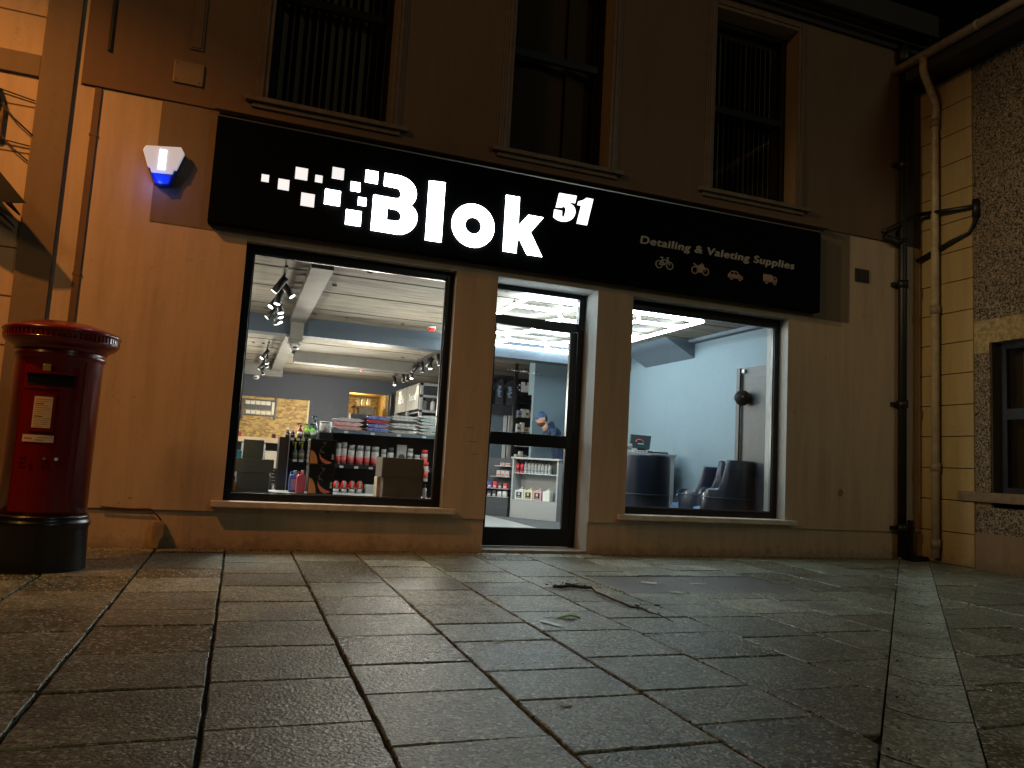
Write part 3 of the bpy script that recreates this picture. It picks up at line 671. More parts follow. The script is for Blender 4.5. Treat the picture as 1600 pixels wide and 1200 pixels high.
ring(q, X-u*.6, Z-u*.2, u*.4, u*.09); ring(q, X+u*.6, Z-u*.2, u*.4, u*.09)
for b_ in ((-.6, -.2, -.25, .3), (-.25, .3, .38, .34), (-.6, -.2, -.02, -.2), (-.02, -.2, .38, .34), (-.02, -.2, -.33, .5), (.6, -.2, .32, .55), (-.5, .52, -.15, .52), (.2, .55, .5, .58)): bar(q, X+b_[0]*u, Z+b_[1]*u, X+b_[2]*u, Z+b_[3]*u, u*.1)
q.build('bicycle_pictogram', VINYL, SG)
VCOP = mat('copper_vinyl', (.42, .29, .23), .5)
ic2 = at(1094, 420, SY); X, Z = ic2.x, ic2.z; q = MB()
ring(q, X-u*.62, Z-u*.22, u*.4, u*.1); ring(q, X+u*.62, Z-u*.22, u*.4, u*.1); pl(q, [(X-u*.4, Z-u*.35), (X+u*.15, Z-u*.4), (X+u*.3, Z-u*.0), (X+u*.45, Z+u*.25), (X+u*.25, Z+u*.42), (X-u*.1, Z+u*.42), (X-u*.35, Z+u*.18)]); bar(q, X-u*.8, Z+u*.45, X-u*.3, Z+u*.15, u*.13); bar(q, X+.1*u, Z+.55*u, X+.35*u, Z+.4*u, u*.1); bar(q, X+.3*u, Z+.42*u, X+.6*u, Z-.2*u, u*.1)
q.build('motorcycle_pictogram', VCOP, SG)
ic3 = at(1149, 431, SY); X, Z = ic3.x, ic3.z; q = MB()
pl(q, [(X-u*.9, Z-u*.25), (X+u*.92, Z-u*.28), (X+u*.85, Z+u*.02), (X+u*.45, Z+u*.12), (X-u*.88, Z+u*.12)]); bar(q, X-u*.8, Z+u*.1, X-u*.45, Z+u*.42, u*.09); bar(q, X-u*.45, Z+u*.42, X+u*.1, Z+u*.44, u*.09); bar(q, X+u*.1, Z+u*.44, X+u*.5, Z+u*.1, u*.09); bar(q, X-u*.15, Z+u*.44, X-u*.15, Z+u*.1, u*.07)
q.mi = 1; ring(q, X-u*.5, Z-u*.3, u*.26, u*.26); ring(q, X+u*.5, Z-u*.3, u*.26, u*.26); q.mi = 0
for s_ in (-.5, .5):
    for k in range(12):
        a0, a1 = k*math.pi/6, (k+1)*math.pi/6; q.prism([(X+s_*u+u*.19*math.cos(t), Z-u*.3+u*.19*math.sin(t)) for t in (a0, a1)]+[(X+s_*u+u*.09*math.cos(t), Z-u*.3+u*.09*math.sin(t)) for t in (a1, a0)], lambda x, z: Vector((x, SY-.009, z)), lambda x, z: Vector((x, SY-.005, z)))
q.build('car_pictogram', [VCOP, BODY], SG)
ic4 = at(1203, 437, SY); X, Z = ic4.x, ic4.z; q = MB()
pl(q, [(X-u*.85, Z-u*.25), (X+u*.25, Z-u*.25), (X+u*.25, Z+u*.5), (X-u*.85, Z+u*.5)]); pl(q, [(X+u*.27, Z-u*.25), (X+u*.85, Z-u*.25), (X+u*.85, Z+u*.02), (X+u*.45, Z+u*.02), (X+u*.45, Z+u*.36), (X+u*.27, Z+u*.36)]); bar(q, X+u*.45, Z+u*.33, X+u*.72, Z+u*.30, u*.08); bar(q, X+u*.72, Z+u*.32, X+u*.82, Z, u*.08)
q.mi = 1; ring(q, X-u*.45, Z-u*.32, u*.27, u*.27); ring(q, X+u*.55, Z-u*.32, u*.27, u*.27); q.mi = 0
for s_ in (-.45, .55):
    for k in range(12):
        a0, a1 = k*math.pi/6, (k+1)*math.pi/6; q.prism([(X+s_*u+u*.20*math.cos(t), Z-u*.32+u*.20*math.sin(t)) for t in (a0, a1)]+[(X+s_*u+u*.09*math.cos(t), Z-u*.32+u*.09*math.sin(t)) for t in (a1, a0)], lambda x, z: Vector((x, SY-.009, z)), lambda x, z: Vector((x, SY-.005, z)))
q.build('van_pictogram', [VCOP, BODY], SG)

# ------------------------------------------------------------------ alarm box
AL = thing('alarm_siren_box', 'lit white and blue alarm siren box on the brown panel', 'alarm box')
def apx(pts, y): return [(lambda v: (v.x, v.z))(at(px/3, py/3, y)) for px, py in pts]
out = apx([(684, 680), (850, 690), (868, 722), (828, 800), (800, 868), (745, 868), (714, 848), (690, 780), (668, 700)], -.10)
cxa = sum(p[0] for p in out)/9; cza = sum(p[1] for p in out)/9
q = MB(); q.prism([(cxa+(x-cxa)*.93, cza+(z-cza)*.93) for x, z in out], lambda x, z: Vector((x, -.075, z)), lambda x, z: Vector((cxa+(x-cxa)*1.07, -.006, cza+(z-cza)*1.07)))
q.build('back_case', mat('blue_alarm_plastic', (.01, .03, .4), .3, emit=.04), AL, .006)
top_ = apx([(684, 680), (850, 690), (866, 722), (828, 798), (815, 796), (808, 815), (708, 805), (703, 784), (692, 780), (670, 700)], -.10)
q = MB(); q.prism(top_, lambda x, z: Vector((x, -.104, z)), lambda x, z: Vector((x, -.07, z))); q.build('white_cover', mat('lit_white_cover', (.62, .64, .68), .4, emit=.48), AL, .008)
lo_ = apx([(718, 812), (804, 820), (790, 860), (745, 862)], -.10)
q = MB(); q.prism(lo_, lambda x, z: Vector((x, -.098, z)), lambda x, z: Vector((x, -.07, z))); q.build('blue_lens', mat('lit_blue_lens', (.01, .05, .8), .2, emit=.30), AL, .006)
cc = at(762/3, 745/3, -.11)
q = MB()
for i in range(3): q.box(cc.x-.03+i*.022, cc.x-.014+i*.022, -.112, -.105, cc.z-.10, cc.z+.09)
q.build('strobe', mat('led_strobe', (.9, .95, 1), .5, emit=2.2), AL)
lamp('alarm_glow', 'POINT', (cc.x-.02, -.15, cc.z-.22), .8, (.1, .2, 1), None, .03)

pl_ = thing('blank_wall_plate', 'brown square blanking plate screwed to the upper wall', 'wall plate')
MB().box(-.90, -.63, -.028, -.008, 4.36, 4.585).build('plate', mat('plate_paint', (.24, .17, .10), .6, var=.2), pl_, .01)
MB().box(-.875, -.865, -.031, -.027, 4.385, 4.395).box(-.665, -.655, -.031, -.027, 4.385, 4.395).box(-.875, -.865, -.031, -.027, 4.55, 4.56).build('screw', BLACK, pl_)
MB().box(-.78, -.66, -.022, -.008, 4.72, 5.9).box(-.76, -.68, -.03, -.022, 4.74, 5.9).build('conduit', UPPER, pl_)
vn = thing('air_vent_hole', 'small dark air vent in the cream wall near the black pipe', 'vent')
MB().box(7.36, 7.59, -.012, -.001, 3.56, 3.735).build('plate', mat('dirty_vent', (.06, .045, .035), .7, var=.5, vscale=30), vn)
q = MB()
for k in range(5): q.box(7.38, 7.57, -.02, -.011, 3.58+k*.03, 3.59+k*.03)
q.build('louvre', mat('dirty_vent', (.06, .045, .035)), vn)

# wall clutter at the left edge
jb = thing('old_wall_lamp_bracket', 'rusty wall bracket with loose cables on the scored blocks', 'wall bracket')
MB().box(-2.42, -2.20, -.05, -.0, 3.50, 3.86).build('back_board', mat('stained_board', (.30, .19, .10), .8, var=.6, vscale=12), jb, .02)
q = MB(); q.tube([(-2.3, -.06, 4.02), (-2.28, -.07, 3.93), (-2.25, -.05, 3.85), (-2.26, -.07, 3.75)], [.02, .035, .03, .015], 8); q.build('insulator', BLACK, jb)
q = MB(); q.tube([(-2.7, -.02, 4.0), (-2.3, -.03, 3.98), (-1.98, -.02, 3.92)], .006, 6).tube([(-2.25, -.06, 3.86), (-2.12, -.05, 3.72), (-1.97, -.04, 3.60)], .007, 6).tube([(-2.7, -.02, 3.55), (-2.2, -.03, 3.52), (-1.98, -.02, 3.50)], .006, 6).tube([(-2.3, -.05, 3.65), (-2.1, -.04, 3.45), (-1.98, -.03, 3.36)], .006, 6); q.build('cable', mat('old_cable', (.03, .02, .015), .6), jb)
q = MB(); q.tube([(-2.30, -.06, 3.50), (-2.28, -.07, 3.1), (-2.28, -.07, 2.95)], .03, 10); q.build('pipe', CREAMPIPE, jb)
q = MB(); q.tube([(-2.5, -.10, 3.28), (-2.3, -.16, 3.16), (-2.2, -.22, 3.06), (-2.1, -.16, 2.98), (-1.98, -.05, 2.86)], [.02, .045, .055, .03, .008], 8).tube([(-2.4, -.12, 3.05), (-2.2, -.1, 2.92), (-2.0, -.05, 2.74)], [.015, .02, .006], 8); q.build('hook_arm', BLACK, jb)
hs = thing('hanging_arm_sign', 'dark tapered swing arm out of frame above the postbox', 'bracket arm')
MB().prism([(-3.55, 3.9), (-2.6, 3.52), (-2.20, 3.26), (-1.86, 2.885), (-2.0, 2.86), (-2.20, 2.90), (-2.46, 3.03), (-3.55, 3.45)], lambda x, z: Vector((x, -.385, z)), lambda x, z: Vector((x, -.405, z))).tube([(-3.4, -.395, 3.6), (-3.4, 0, 3.6)], .02, 8).build('arm', BLACK, hs)

ju = thing('cable_guard', 'small painted cable guard at the foot of the cream wall', 'cable guard')
q = MB(); q.prism([(-.675, .0), (-.60, .0), (-.585, .08), (-.56, .10), (-.56, .22), (-.60, .25), (-.65, .25), (-.665, .2), (-.665, .1)], lambda x, z: Vector((x, -.075, z)), lambda x, z: Vector((x, .03, z))); q.build('cover', mat('guard_paint', (.34, .25, .16), .6, var=.3, vscale=15), ju, .012)
q = MB(); q.tube([(-.60, -.01, .25), (-.64, -.03, .30), (-.70, -.015, .35), (-.85, -.012, .345), (-1.1, -.012, .355)], .007, 6); q.build('cable', mat('brown_cable', (.06, .025, .012), .5), ju)

# ------------------------------------------------------------------ pillar box
PBX, PBY = -1.30, -1.21
PB = thing('red_postbox', 'red pillar postbox with black base and fluted cap on the pavement', 'postbox', loc=(PBX, PBY, 0))
RED = mat('glossy_red_paint', (.15, .003, .004), .28, coat=.4, bump=.25, bscale=7)
PBLACK = mat('glossy_black_paint', (.004, .005, .006), .32, coat=.12, bump=.25, bscale=12)
MB().lathe([(.318, 0), (.315, .02), (.305, .30), (.312, .31), (.318, .33), (.312, .35), (.300, .36), (.306, .375), (.298, .39), (.288, .395)], n=64).build('base', PBLACK, PB)
MB().lathe([(.284, .39), (.284, 1.50), (.29, 1.515), (.30, 1.53), (.296, 1.55), (.285, 1.56), (.30, 1.575)], n=64).build('body', RED, PB)
cp = MB().lathe([(.30, 1.57), (.305, 1.585), (.325, 1.60), (.35, 1.612), (.368, 1.632), (.378, 1.645), (.378, 1.65)], n=72); cp.build('cap_underside', RED, PB)
q = MB().lathe([(.372, 1.65), (.372, 1.695), (.385, 1.70), (.388, 1.712), (.38, 1.722), (.33, 1.745), (.2, 1.785), (.08, 1.80), (.0, 1.802)], n=72); q.build('cap', RED, PB)
q = MB()
for k in range(72):
    a0 = 2*math.pi*k/72; M = Matrix.Rotation(a0, 4, 'Z'); q.box(.368, .378, -.009, .009, 1.652, 1.694, M)
q.build('cap_fluting', RED, PB)
def curved(q, r0, r1, a0, a1, z0, z1, n=10):
    """patch on the cylinder; angle 0 faces -y, positive to +x"""
    def pt(r, a, z): return Vector((r*math.sin(a), -r*math.cos(a), z))
    a0, a1 = R(a0), R(a1)
    for k in range(n):
        b0, b1 = a0+(a1-a0)*k/n, a0+(a1-a0)*(k+1)/n
        q.quad(pt(r1, b0, z0), pt(r1, b1, z0), pt(r1, b1, z1), pt(r1, b0, z1))
        q.quad(pt(r0, b0, z1), pt(r0, b1, z1), pt(r1, b1, z1), pt(r1, b0, z1)); q.quad(pt(r0, b0, z0), pt(r0, b1, z0), pt(r1, b1, z0), pt(r1, b0, z0))
    for b in (a0, a1): q.quad(pt(r0, b, z0), pt(r1, b, z0), pt(r1, b, z1), pt(r0, b, z1))
    return q
q = MB(); curved(q, .28, .2855, -35, 46, .42, 1.20); curved(q, .28, .2855, -35, 46, 1.20, 1.45)
q.build('door_panel', RED, PB)
q = MB(); curved(q, .28, .289, 46, 47.4, .42, 1.50, 1); curved(q, .28, .288, -36.5, -35, .42, 1.50, 1); q.build('door_edge', RED, PB)
q = MB(); curved(q, .28, .292, -32, 35, 1.28, 1.30); curved(q, .28, .2875, -32, 35, 1.30, 1.41); q.mi = 1; curved(q, .28, .290, -28, 32, 1.305, 1.385)
q.build('posting_slot', [RED, mat('slot_black', (.001, .001, .001), .9)], PB)
q = MB(); curved(q, .284, .318, -31, 36, 1.387, 1.405); curved(q, .284, .30, 35, 39, 1.20, 1.38, 3); q.build('slot_hood', RED, PB, .003)
q = MB(); curved(q, .284, .296, -18, 12, .98, 1.25)
q.build('notice_frame', RED, PB, .004)
q = MB(); curved(q, .29, .2975, -14, 8.5, 1.005, 1.225); nf = q.build('collection_notice', mat('notice_paper', (.62, .48, .30), .5), PB)
q = MB()
for k in range(14):
    z = 1.205-k*.0145; w1 = random.choice((3, 7, 5, -1, 6)) if k not in (2, 8) else -2
    curved(q, .297, .2981, -12, w1, z-(.006 if k in (2, 8) else .002), z, 4)
q.build('print', mat('notice_ink', (.06, .04, .03), .6), nf)
q = MB(); curved(q, .286, .2905, -25, 14.5, .905, .955); st = q.build('notice_strip', mat('strip_paper', (.60, .52, .42), .4), PB)
q = MB(); curved(q, .29, .2912, -22, -12, .925, .933, 3); q.mi = 1; curved(q, .29, .2912, -8, 2, .918, .922, 3); curved(q, .29, .2912, -6, 8, .935, .938, 3); q.build('print', [mat('red_ink', (.4, .02, .02), .5), mat('notice_ink', (.06, .04, .03))], st)
q = MB(); M = Matrix.Rotation(R(-3), 4, 'Z'); q.box(-.025, .025, -.312, -.284, 1.405, 1.455, M); q.build('tab_plate', mat('brass_tab', (.55, .45, .22), .35, .7), PB, .004)
q = MB()
for a_deg, r_ in ((6, .010), (20, .012)):
    a0 = R(a_deg); c_ = Vector((.285*math.sin(a0), -.285*math.cos(a0), .79)); q.tube([c_, c_*1.04-Vector((0, 0, .03))+Vector((0, 0, .0))], r_, 10)
q.build('lock', STEEL, PB)
for txt, sz, x_, z_ in (('E', .11, -.12, .73), ('R', .11, .02, .73), ('II', .05, -.045, .72)):
    cu = text_into('cypher', txt, RED, PB, sz, Matrix.Identity(4), off=.001, ext=.004)
    for v in cu.data.vertices:
        a0 = (v.co.x+x_-.02)/.285; r_ = .286+max(0, v.co.z); z = z_+v.co.y; v.co = Vector((r_*math.sin(a0), -r_*math.cos(a0), z))
# ------------------------------------------------------------------ things inside, behind the left window
def bottle(name, label, px, py0, py1, Y, wpx, mats, group=None, cap=.22, z0=None, trigger=False, label_h=(.15, .6), can=False, root=None):
    if root is not None: return root
    x0, x1, za, zb = rect(px-wpx/2, py0, px+wpx/2, py1, Y); r = (x1-x0)/2; z = z0 if z0 is not None else za; h = zb-z
    t = thing(name, label, 'tub' if can else 'bottle', group, ((x0+x1)/2, Y, z)); b = h*(1-cap)
    if can: MB().lathe([(r*.92, 0), (r, .01), (r, b), (r*.9, b+.004)], n=18).build('body', mats[0], t)
    else: MB().lathe([(r*.9, 0), (r, .008), (r, b*.72), (r*.8, b*.86), (r*.38, b), (r*.38, b+.005)], n=16).build('body', mats[0], t)
    if trigger:
        MB().tube([(0, 0, b), (0, 0, h*.93)], r*.36, 8).box(-r*1.25, r*.55, -r*.3, r*.3, h*.90, h).box(-r*1.0, -r*.75, -r*.15, r*.15, h*.76, h*.9).build('trigger', mats[1], t)
    else: MB().lathe([(r*(.95 if can else .45), 0), (r*(.95 if can else .45), h-b)], (0, 0, b), 14).build('cap', mats[1], t)
    if len(mats) > 2:
        MB().lathe([(r*1.012, b*label_h[0]), (r*1.012, b*label_h[1])], n=16).build('label', mats[2], t)
    return t
def carton(name, label, cat, x0, x1, y0, y1, z0, z1, m, group=None, tape=None, seam=True, rz=0):
    c = Vector(((x0+x1)/2, (y0+y1)/2, z0)); t = thing(name, label, cat, group, c, R(rz)); hx, hy, h = (x1-x0)/2, (y1-y0)/2, z1-z0
    MB().box(-hx, hx, -hy, hy, 0, h).build('carton_body', m, t, .003)
    if tape: MB().box(-hx-.001, hx+.001, -.025, .025, h-.0, h+.0015).build('tape', tape, t)
    return t
def jerry(name, label, px0, px1, py0, py1, Y, m, cap, lab, group=None, z0=None, inv=None, dpt=.10, face=None):
    x0, x1, za, zb = rect(px0, py0, px1, py1, Y); z = z0 if z0 is not None else za; h = zb-z; hw = (x1-x0)/2
    t = thing(name, label, 'jerrycan', group, ((x0+x1)/2, Y, z))
    q = MB(); q.prism([(-hw, 0), (hw, 0), (hw, h*.72), (hw*.6, h*.86), (hw*.55, h*.90), (-hw*.1, h*.9), (-hw*.1, h*.80), (-hw*.75, h*.80), (-hw, h*.72)], lambda x, z: Vector((x, -dpt/2, z)), lambda x, z: Vector((x, dpt/2, z)))
    q.build('body', m, t, .008); MB().lathe([(hw*.3, 0), (hw*.3, h*.1)], (hw*.28, 0, h*.9), 12).build('cap', cap, t)
    MB().tube([(-hw*.85, 0, h*.74), (-hw*.75, 0, h*.93), (-hw*.1, 0, h*.93), (-hw*.02, 0, h*.86)], hw*.10, 6).build('handle', m, t)
    if lab:
        q = MB(); q.box(-hw*.62, hw*.68, -dpt/2-.002, -dpt/2, h*.12, h*.60); lb = q.build('label', lab, t)
        MB().box(-hw*.2, hw*.25, -dpt/2-.004, -dpt/2-.002, h*.34, h*.54).box(-hw*.4, hw*.45, -dpt/2-.004, -dpt/2-.002, h*.18, h*.23).build('emblem', LAB, lb)
    return t
BROWN = mat('brown_cardboard', (.13, .105, .078), .85, var=.12, vscale=8); GREYBOX = mat('grey_brown_cardboard', (.21, .19, .155), .85, var=.1, vscale=6)
OLIVE = mat('olive_grey_cardboard', (.17, .165, .135), .85, var=.1, vscale=6); TAPE = mat('parcel_tape', (.4, .32, .2), .3)
KRAFT = mat('pale_kraft_card', (.5, .42, .33), .8)
# display board behind the glass
wb = thing('display_board', 'white low display board inside the left shop window', 'display board')
MB().box(-.09, 2.0, .20, 1.05, .485, .51).build('top', WHITEP, wb); MB().box(-.09, 2.0, .40, .42, .05, .485).build('front_panel', WHITEP, wb)
def wbox(name, label, px0, py0, px1, py1, Y, dp, m, z0=None, group=None, rz=0, tape=TAPE, cat='box'):
    x0, x1, z, zt = rect(px0, py0, px1, py1, Y)
    return carton(name, label, cat, x0, x1, Y, Y+dp, z if z0 is None else z0, zt, m, group, tape, rz=rz), zt
BZ = .511
_, zt = wbox('cardboard_box', 'olive grey carton standing lowest at the left of the window display', 369, 738, 421, 761, .5, .32, OLIVE, BZ)
_, zt2 = wbox('cardboard_box', 'long olive brown carton lying across the lowest grey carton', 366, 717, 428, 737.5, .48, .34, GREYBOX, zt+.001)
_, _ = wbox('cardboard_box', 'square grey carton standing on top of the long olive carton', 380, 687, 412, 716, .56, .25, OLIVE, zt2+.001)
BLUEC = mat('sky_blue_carton', (.06, .38, .62), .5)
_, z3 = wbox('blue_carton', 'lower of two sky blue cartons beside the square grey carton', 366.5, 709.5, 377.5, 715, .56, .12, BLUEC, zt2+.001, tape=None)
wbox('blue_carton', 'upper of two sky blue cartons beside the square grey carton', 366.8, 703.5, 378, 709.3, .56, .12, BLUEC, z3+.001, tape=None)
bottle('orange_bottle', 'orange liquid bottle with black top at the far left of the display', 365.5, 744, 762, .50, 8, [mat('orange_liquid', (.85, .16, .03), .2), BLACK, LAB], z0=BZ, cap=.2, label_h=(.6, .9))
# right hand brown cartons
_, za = wbox('cardboard_box', 'brown carton with pale side standing lowest at the right of the display', 597, 747, 659, 776, .36, .30, BROWN, BZ, rz=2)
_, zb = wbox('cardboard_box', 'narrow pale carton standing in for the lit side of the lowest brown carton', 588.5, 745, 596, 773, .50, .18, KRAFT, BZ)  # added box; its pale colour paints light on the neighbouring carton's side
wbox('cardboard_box', 'upper brown carton stacked at the right of the window display', 596, 716, 661, 746, .36, .32, BROWN, za+.002, rz=2)
# black printed cartons
def printed(label, px0, py0, px1, py1, Y, z0):
    t, zt = wbox('printed_carton', label, px0, py0, px1, py1, Y, .28, mat('black_print_card', (.012, .012, .014), .3), z0, tape=None)
    bx = t.children[0]; x0, x1, _, _ = rect(px0, py0, px1, py1, Y); h = zt-z0; w_ = x1-x0
    def f(x, z): return Vector((-w_/2+x*w_, -.1415, z*h))
    def g(x, z): return Vector((-w_/2+x*w_, -.139, z*h))
    q = MB(); q.prism([(.02, .03)]+[(.02+.30*math.sin(R(a)), .55*math.cos(R(a))) for a in (0, 20, 40, 60, 80, 88)]+[(.30, .03)], f, g)
    q.build('orange_swoosh', mat('orange_print', (.75, .36, .13), .4), t)
    q = MB(); q.prism([(.36, .45), (.45, .30), (.6, .2), (.78, .13), (.9, .10), (.8, .05), (.65, .03), (.5, .10), (.40, .25)], f, g); q.build('coral_swoosh', mat('coral_print', (.82, .28, .2), .4), t)
    q = MB()
    for k in range(9):
        a0 = k*.7; q.tube([f(.45+.08*math.sin(a0)-.0, .9-k*.05)-Vector((0, .001, 0)), f(.52+.1*math.sin(a0+1.2), .88-k*.05)-Vector((0, .001, 0))], .0018, 4)
    q.build('line_drawing', mat('grey_print', (.35, .35, .35), .5), t)
    q = MB().prism([(.86, .22), (.94, .22), (.94, .42), (.86, .42)], lambda x, z: f(x, z)-Vector((0, .001, 0)), g); q.build('barcode_label', LAB, t)
    q = MB().box(-w_/2-.004, -w_/2-.0005, -.14, .14, .005, h-.005); q.build('plastic_wrap', mat('shrink_wrap', (.35, .32, .30), .15, var=.6, vscale=30, spec=.8), t)
    return zt
ztb = printed('lower black carton with orange curved print in the window', 482, 726, 522, 767, .50, BZ)
printed('upper black carton with orange curved print in the window', 484.5, 687, 524.5, 725.5, .50, ztb+.002)

# black gondola shelving
SHB = mat('black_shelf_steel', (.012, .013, .016), .45, .2); STRIP = mat('blue_grey_price_strip', (.09, .13, .17), .3, spec=.6)
GY = 1.9
def shelf_run(t, px0, px1, py0, py1, Y, dep, strip=STRIP, nlab=4, th=.022, name='shelf'):
    a = at(px0, py0, Y); b = at(px1, py1, Y); z = (a.z+b.z)/2
    s = MB().box(a.x, b.x, Y, Y+dep, z-.01, z+.008).build(name, SHB, t)
    MB().box(a.x, b.x, Y-.012, Y-.001, z-.035, z+.008).build('price_strip', strip, s)
    q = MB()
    for k in range(nlab):
        x = a.x+(b.x-a.x)*(k+.5)/nlab; q.box(x-.025, x+.025, Y-.015, Y-.0125, z-.033, z-.004)
    q.build('price_label', LAB, s)
    return a.x, b.x, z+.0085
gt_ = thing('shelving_gondola', 'long black steel shelving unit of folded cloths and tubs behind the window display', 'shelving')
ga, gb, gz1 = shelf_run(gt_, 520, 720, 670, 686, GY, .42, nlab=5)
_, _, gz2 = shelf_run(gt_, 522, 720, 723.5, 739, GY+.02, .40, SHB, 9)
_, _, gz3 = shelf_run(gt_, 520, 720, 770, 786, GY-.08, .50, mat('pale_strip', (.5, .5, .5), .4), 5)
MB().box(ga, gb, GY+.42, GY+.44, .06, gz1-.02).build('back_panel', SHB, gt_)
q = MB(); q.box(ga-.02, ga, GY-.0, GY+.44, .06, gz1).box(gb, gb+.02, GY, GY+.44, .06, gz1); q.build('side_panel', SHB, gt_)
q = MB()
for k in range(int((gb-ga)/.035)): q.box(ga+k*.035, ga+k*.035+.003, GY-.008, GY-.005, gz1, gz1+.035)
q.box(ga, gb, GY-.009, GY-.006, gz1+.033, gz1+.037).build('wire_guard', STEEL, gt_)
def packs(px0, px1, py0, py1, n, cols, lab, group, Y=GY+.02, dp=.36):
    x0, x1, z0, z1 = rect(px0, py0, px1, py1, Y); z0 = gz1; h = (z1-z0)/n
    for k in range(n):
        c = cols[k % len(cols)]; q = MB(); nx = 14; w_ = x1-x0; rows = []
        for j in range(3):
            yy = Y+dp*j/2; top = []
            for i in range(nx+1):
                u_ = i/nx; e = max(0, 1-abs(2*u_-1)**5); top.append((x0+w_*u_+random.uniform(-.004, .004), yy, z0+k*h+h*(.5+.46*e)+random.uniform(-.003, .003)))
            rows.append(top)
        T = [[q.bm.verts.new(p) for p in r_] for r_ in rows]; Bt = [[q.bm.verts.new((p[0], p[1], 2*(z0+k*h+h*.5)-p[2]+.001)) for p in r_] for r_ in rows]
        for j in range(2):
            for i in range(nx): q._f([T[j][i], T[j][i+1], T[j+1][i+1], T[j+1][i]], True); q._f([Bt[j][i], Bt[j+1][i], Bt[j+1][i+1], Bt[j][i+1]], True)
        for j in (0, 2):
            for i in range(nx): q._f([T[j][i], T[j][i+1], Bt[j][i+1], Bt[j][i]])
        o = q.build('folded_cloth_pack', c, None); tag(o, lab, 'cloth pack', group)
PINK = mat('pink_cloth_wrap', (.62, .25, .26), .35, var=.45, vscale=40, c2=(.75, .6, .6)); BLU = mat('blue_cloth_wrap', (.05, .09, .42), .3, var=.4, vscale=30, c2=(.3, .33, .5)); REDC = mat('red_cloth_wrap', (.35, .05, .06), .35, var=.3, vscale=30)
PALE = mat('pale_grey_cloth_wrap', (.55, .56, .55), .3, var=.5, vscale=35); DKG = mat('charcoal_cloth', (.05, .05, .055), .5, var=.4, vscale=30); TEALW = mat('pale_teal_wrap', (.40, .5, .5), .3, var=.4, vscale=30)
packs(522, 568, 653, 670, 3, [PINK, PINK, mat('frosted_wrap', (.6, .58, .58), .25, var=.4, vscale=30)], 'pink wrapped cloth pack piled at the left of the top shelf', 'pink wrapped cloth packs on the top shelf')
packs(573, 609, 650, 673, 4, [BLU, BLU, REDC, BLU], 'blue wrapped cloth pack with a red one between on the top shelf', 'blue wrapped cloth packs on the top shelf')
packs(610, 652, 650, 677, 7, [PALE, DKG, PALE], 'pale grey flat cloth pack in the tall pile on the top shelf', 'grey cloth packs in the tall pile')
packs(654, 700, 650, 680, 6, [PALE, TEALW, PALE], 'pale teal flat cloth pack piled beside the window edge', 'teal and grey cloth packs by the window edge')
q = MB(); x0, x1, z0, z1 = rect(548, 646, 574, 654, GY+.2); q.box(x0, x1, GY+.2, GY+.4, gz1+.02, z1); o = q.build('black_wrapped_pack', DKG, None, .012); tag(o, 'black and white wrapped pack behind the pink cloths', 'cloth pack')
# tubs on the middle shelf
WT = mat('white_tub_plastic', (.42, .415, .40), .35); RT_ = mat('red_label_print', (.55, .03, .025), .4); DT = mat('dark_label_print', (.05, .05, .055), .4); GT = mat('grey_lid_plastic', (.3, .3, .31), .4)
for i, (p0, p1, yt, ca, cb) in enumerate(((525, 533, 692, WT, RT_), (533, 542, 691, WT, RT_), (543.5, 554, 695, GT, RT_), (556, 568, 696, GT, RT_), (569.5, 578, 697, WT, RT_), (580, 592, 698, GT, RT_), (595, 603, 702, WT, DT), (605, 615, 699, DT, REDC))):
    c = (p0+p1)/2; t = bottle('cleaning_tub', 'white tub with grey lid and red band in the row on the middle shelf', c, yt, 720+(c-527)*.075, GY+.12, p1-p0, [WT, ca, cb], 'red banded tubs on the middle shelf', z0=gz2, can=True, cap=.28, label_h=(.05, .55))
wbox('white_box', 'white upright carton with a hexagon mark among the tubs', 620, 695, 635, 722, GY+.10, .1, WHITEP, gz2, tape=None)
x0, x1, z0, z1 = rect(621, 703, 632, 713, GY+.095)
hx = tag(MB().lathe([(.0, -.0), (.045, 0), (.045, .002), (.036, .002), (.036, .001)], n=6).build('hexagon_mark', DT), None)
hx.parent = [o for o in bpy.data.objects if o.name.startswith('white_box')][0]; hx.matrix_parent_inverse = Matrix(); hx.location = (0, -.0515, .13); hx.rotation_euler = (R(90), 0, 0)
for i, (p0, p1, yt, m1, m2, lb) in enumerate(((636, 645, 701, GT, DT, 'grey lidded tub just right of the white hexagon carton'), (646.5, 656, 711, WT, GT, 'squat pale tub standing above the brown cartons'), (658, 668, 703, RT_, RT_, 'tall red and white tub at the window edge of the middle shelf'))):
    bottle('cleaning_tub', lb, (p0+p1)/2, yt, 728, GY+.1, p1-p0, [WT, m1, m2], None, z0=gz2, can=True, label_h=(.2, .8))
# red/white round tubs on the lowest shelf
for i, p in enumerate((525, 537, 549.5, 561.5)):
    x0, x1, z0, z1 = rect(p-5.8, 751, p+5.8, 771, GY-.0); z0 = gz3; r = (x1-x0)/2; h = z1-z0
    t = thing('dome_tub', 'red and white dome topped tub on the lowest shelf', 'tub', 'dome topped tubs on the lowest shelf', ((x0+x1)/2, GY+.0, z0))
    MB().lathe([(r*.85, 0), (r*.95, h*.45)], n=18).build('body', WT, t); MB().lathe([(r*1.0, h*.45), (r, h*.6), (r*.85, h*.82), (r*.5, h*.96), (0, h)], n=18).build('dome_lid', RT_, t); MB().box(-r*.25, r*.25, -r*1.04, 0, h*.5, h*.98).box(-r*1.03, r*1.03, -.03, .03, h*.45, h*.52).build('white_panel', WT, t)
wbox('white_carton', 'low white carton with grey lettering next to the dome tubs', 571, 758, 588, 772, GY-.05, .12, mat('off_white_card', (.55, .54, .5), .6), gz3, tape=None)
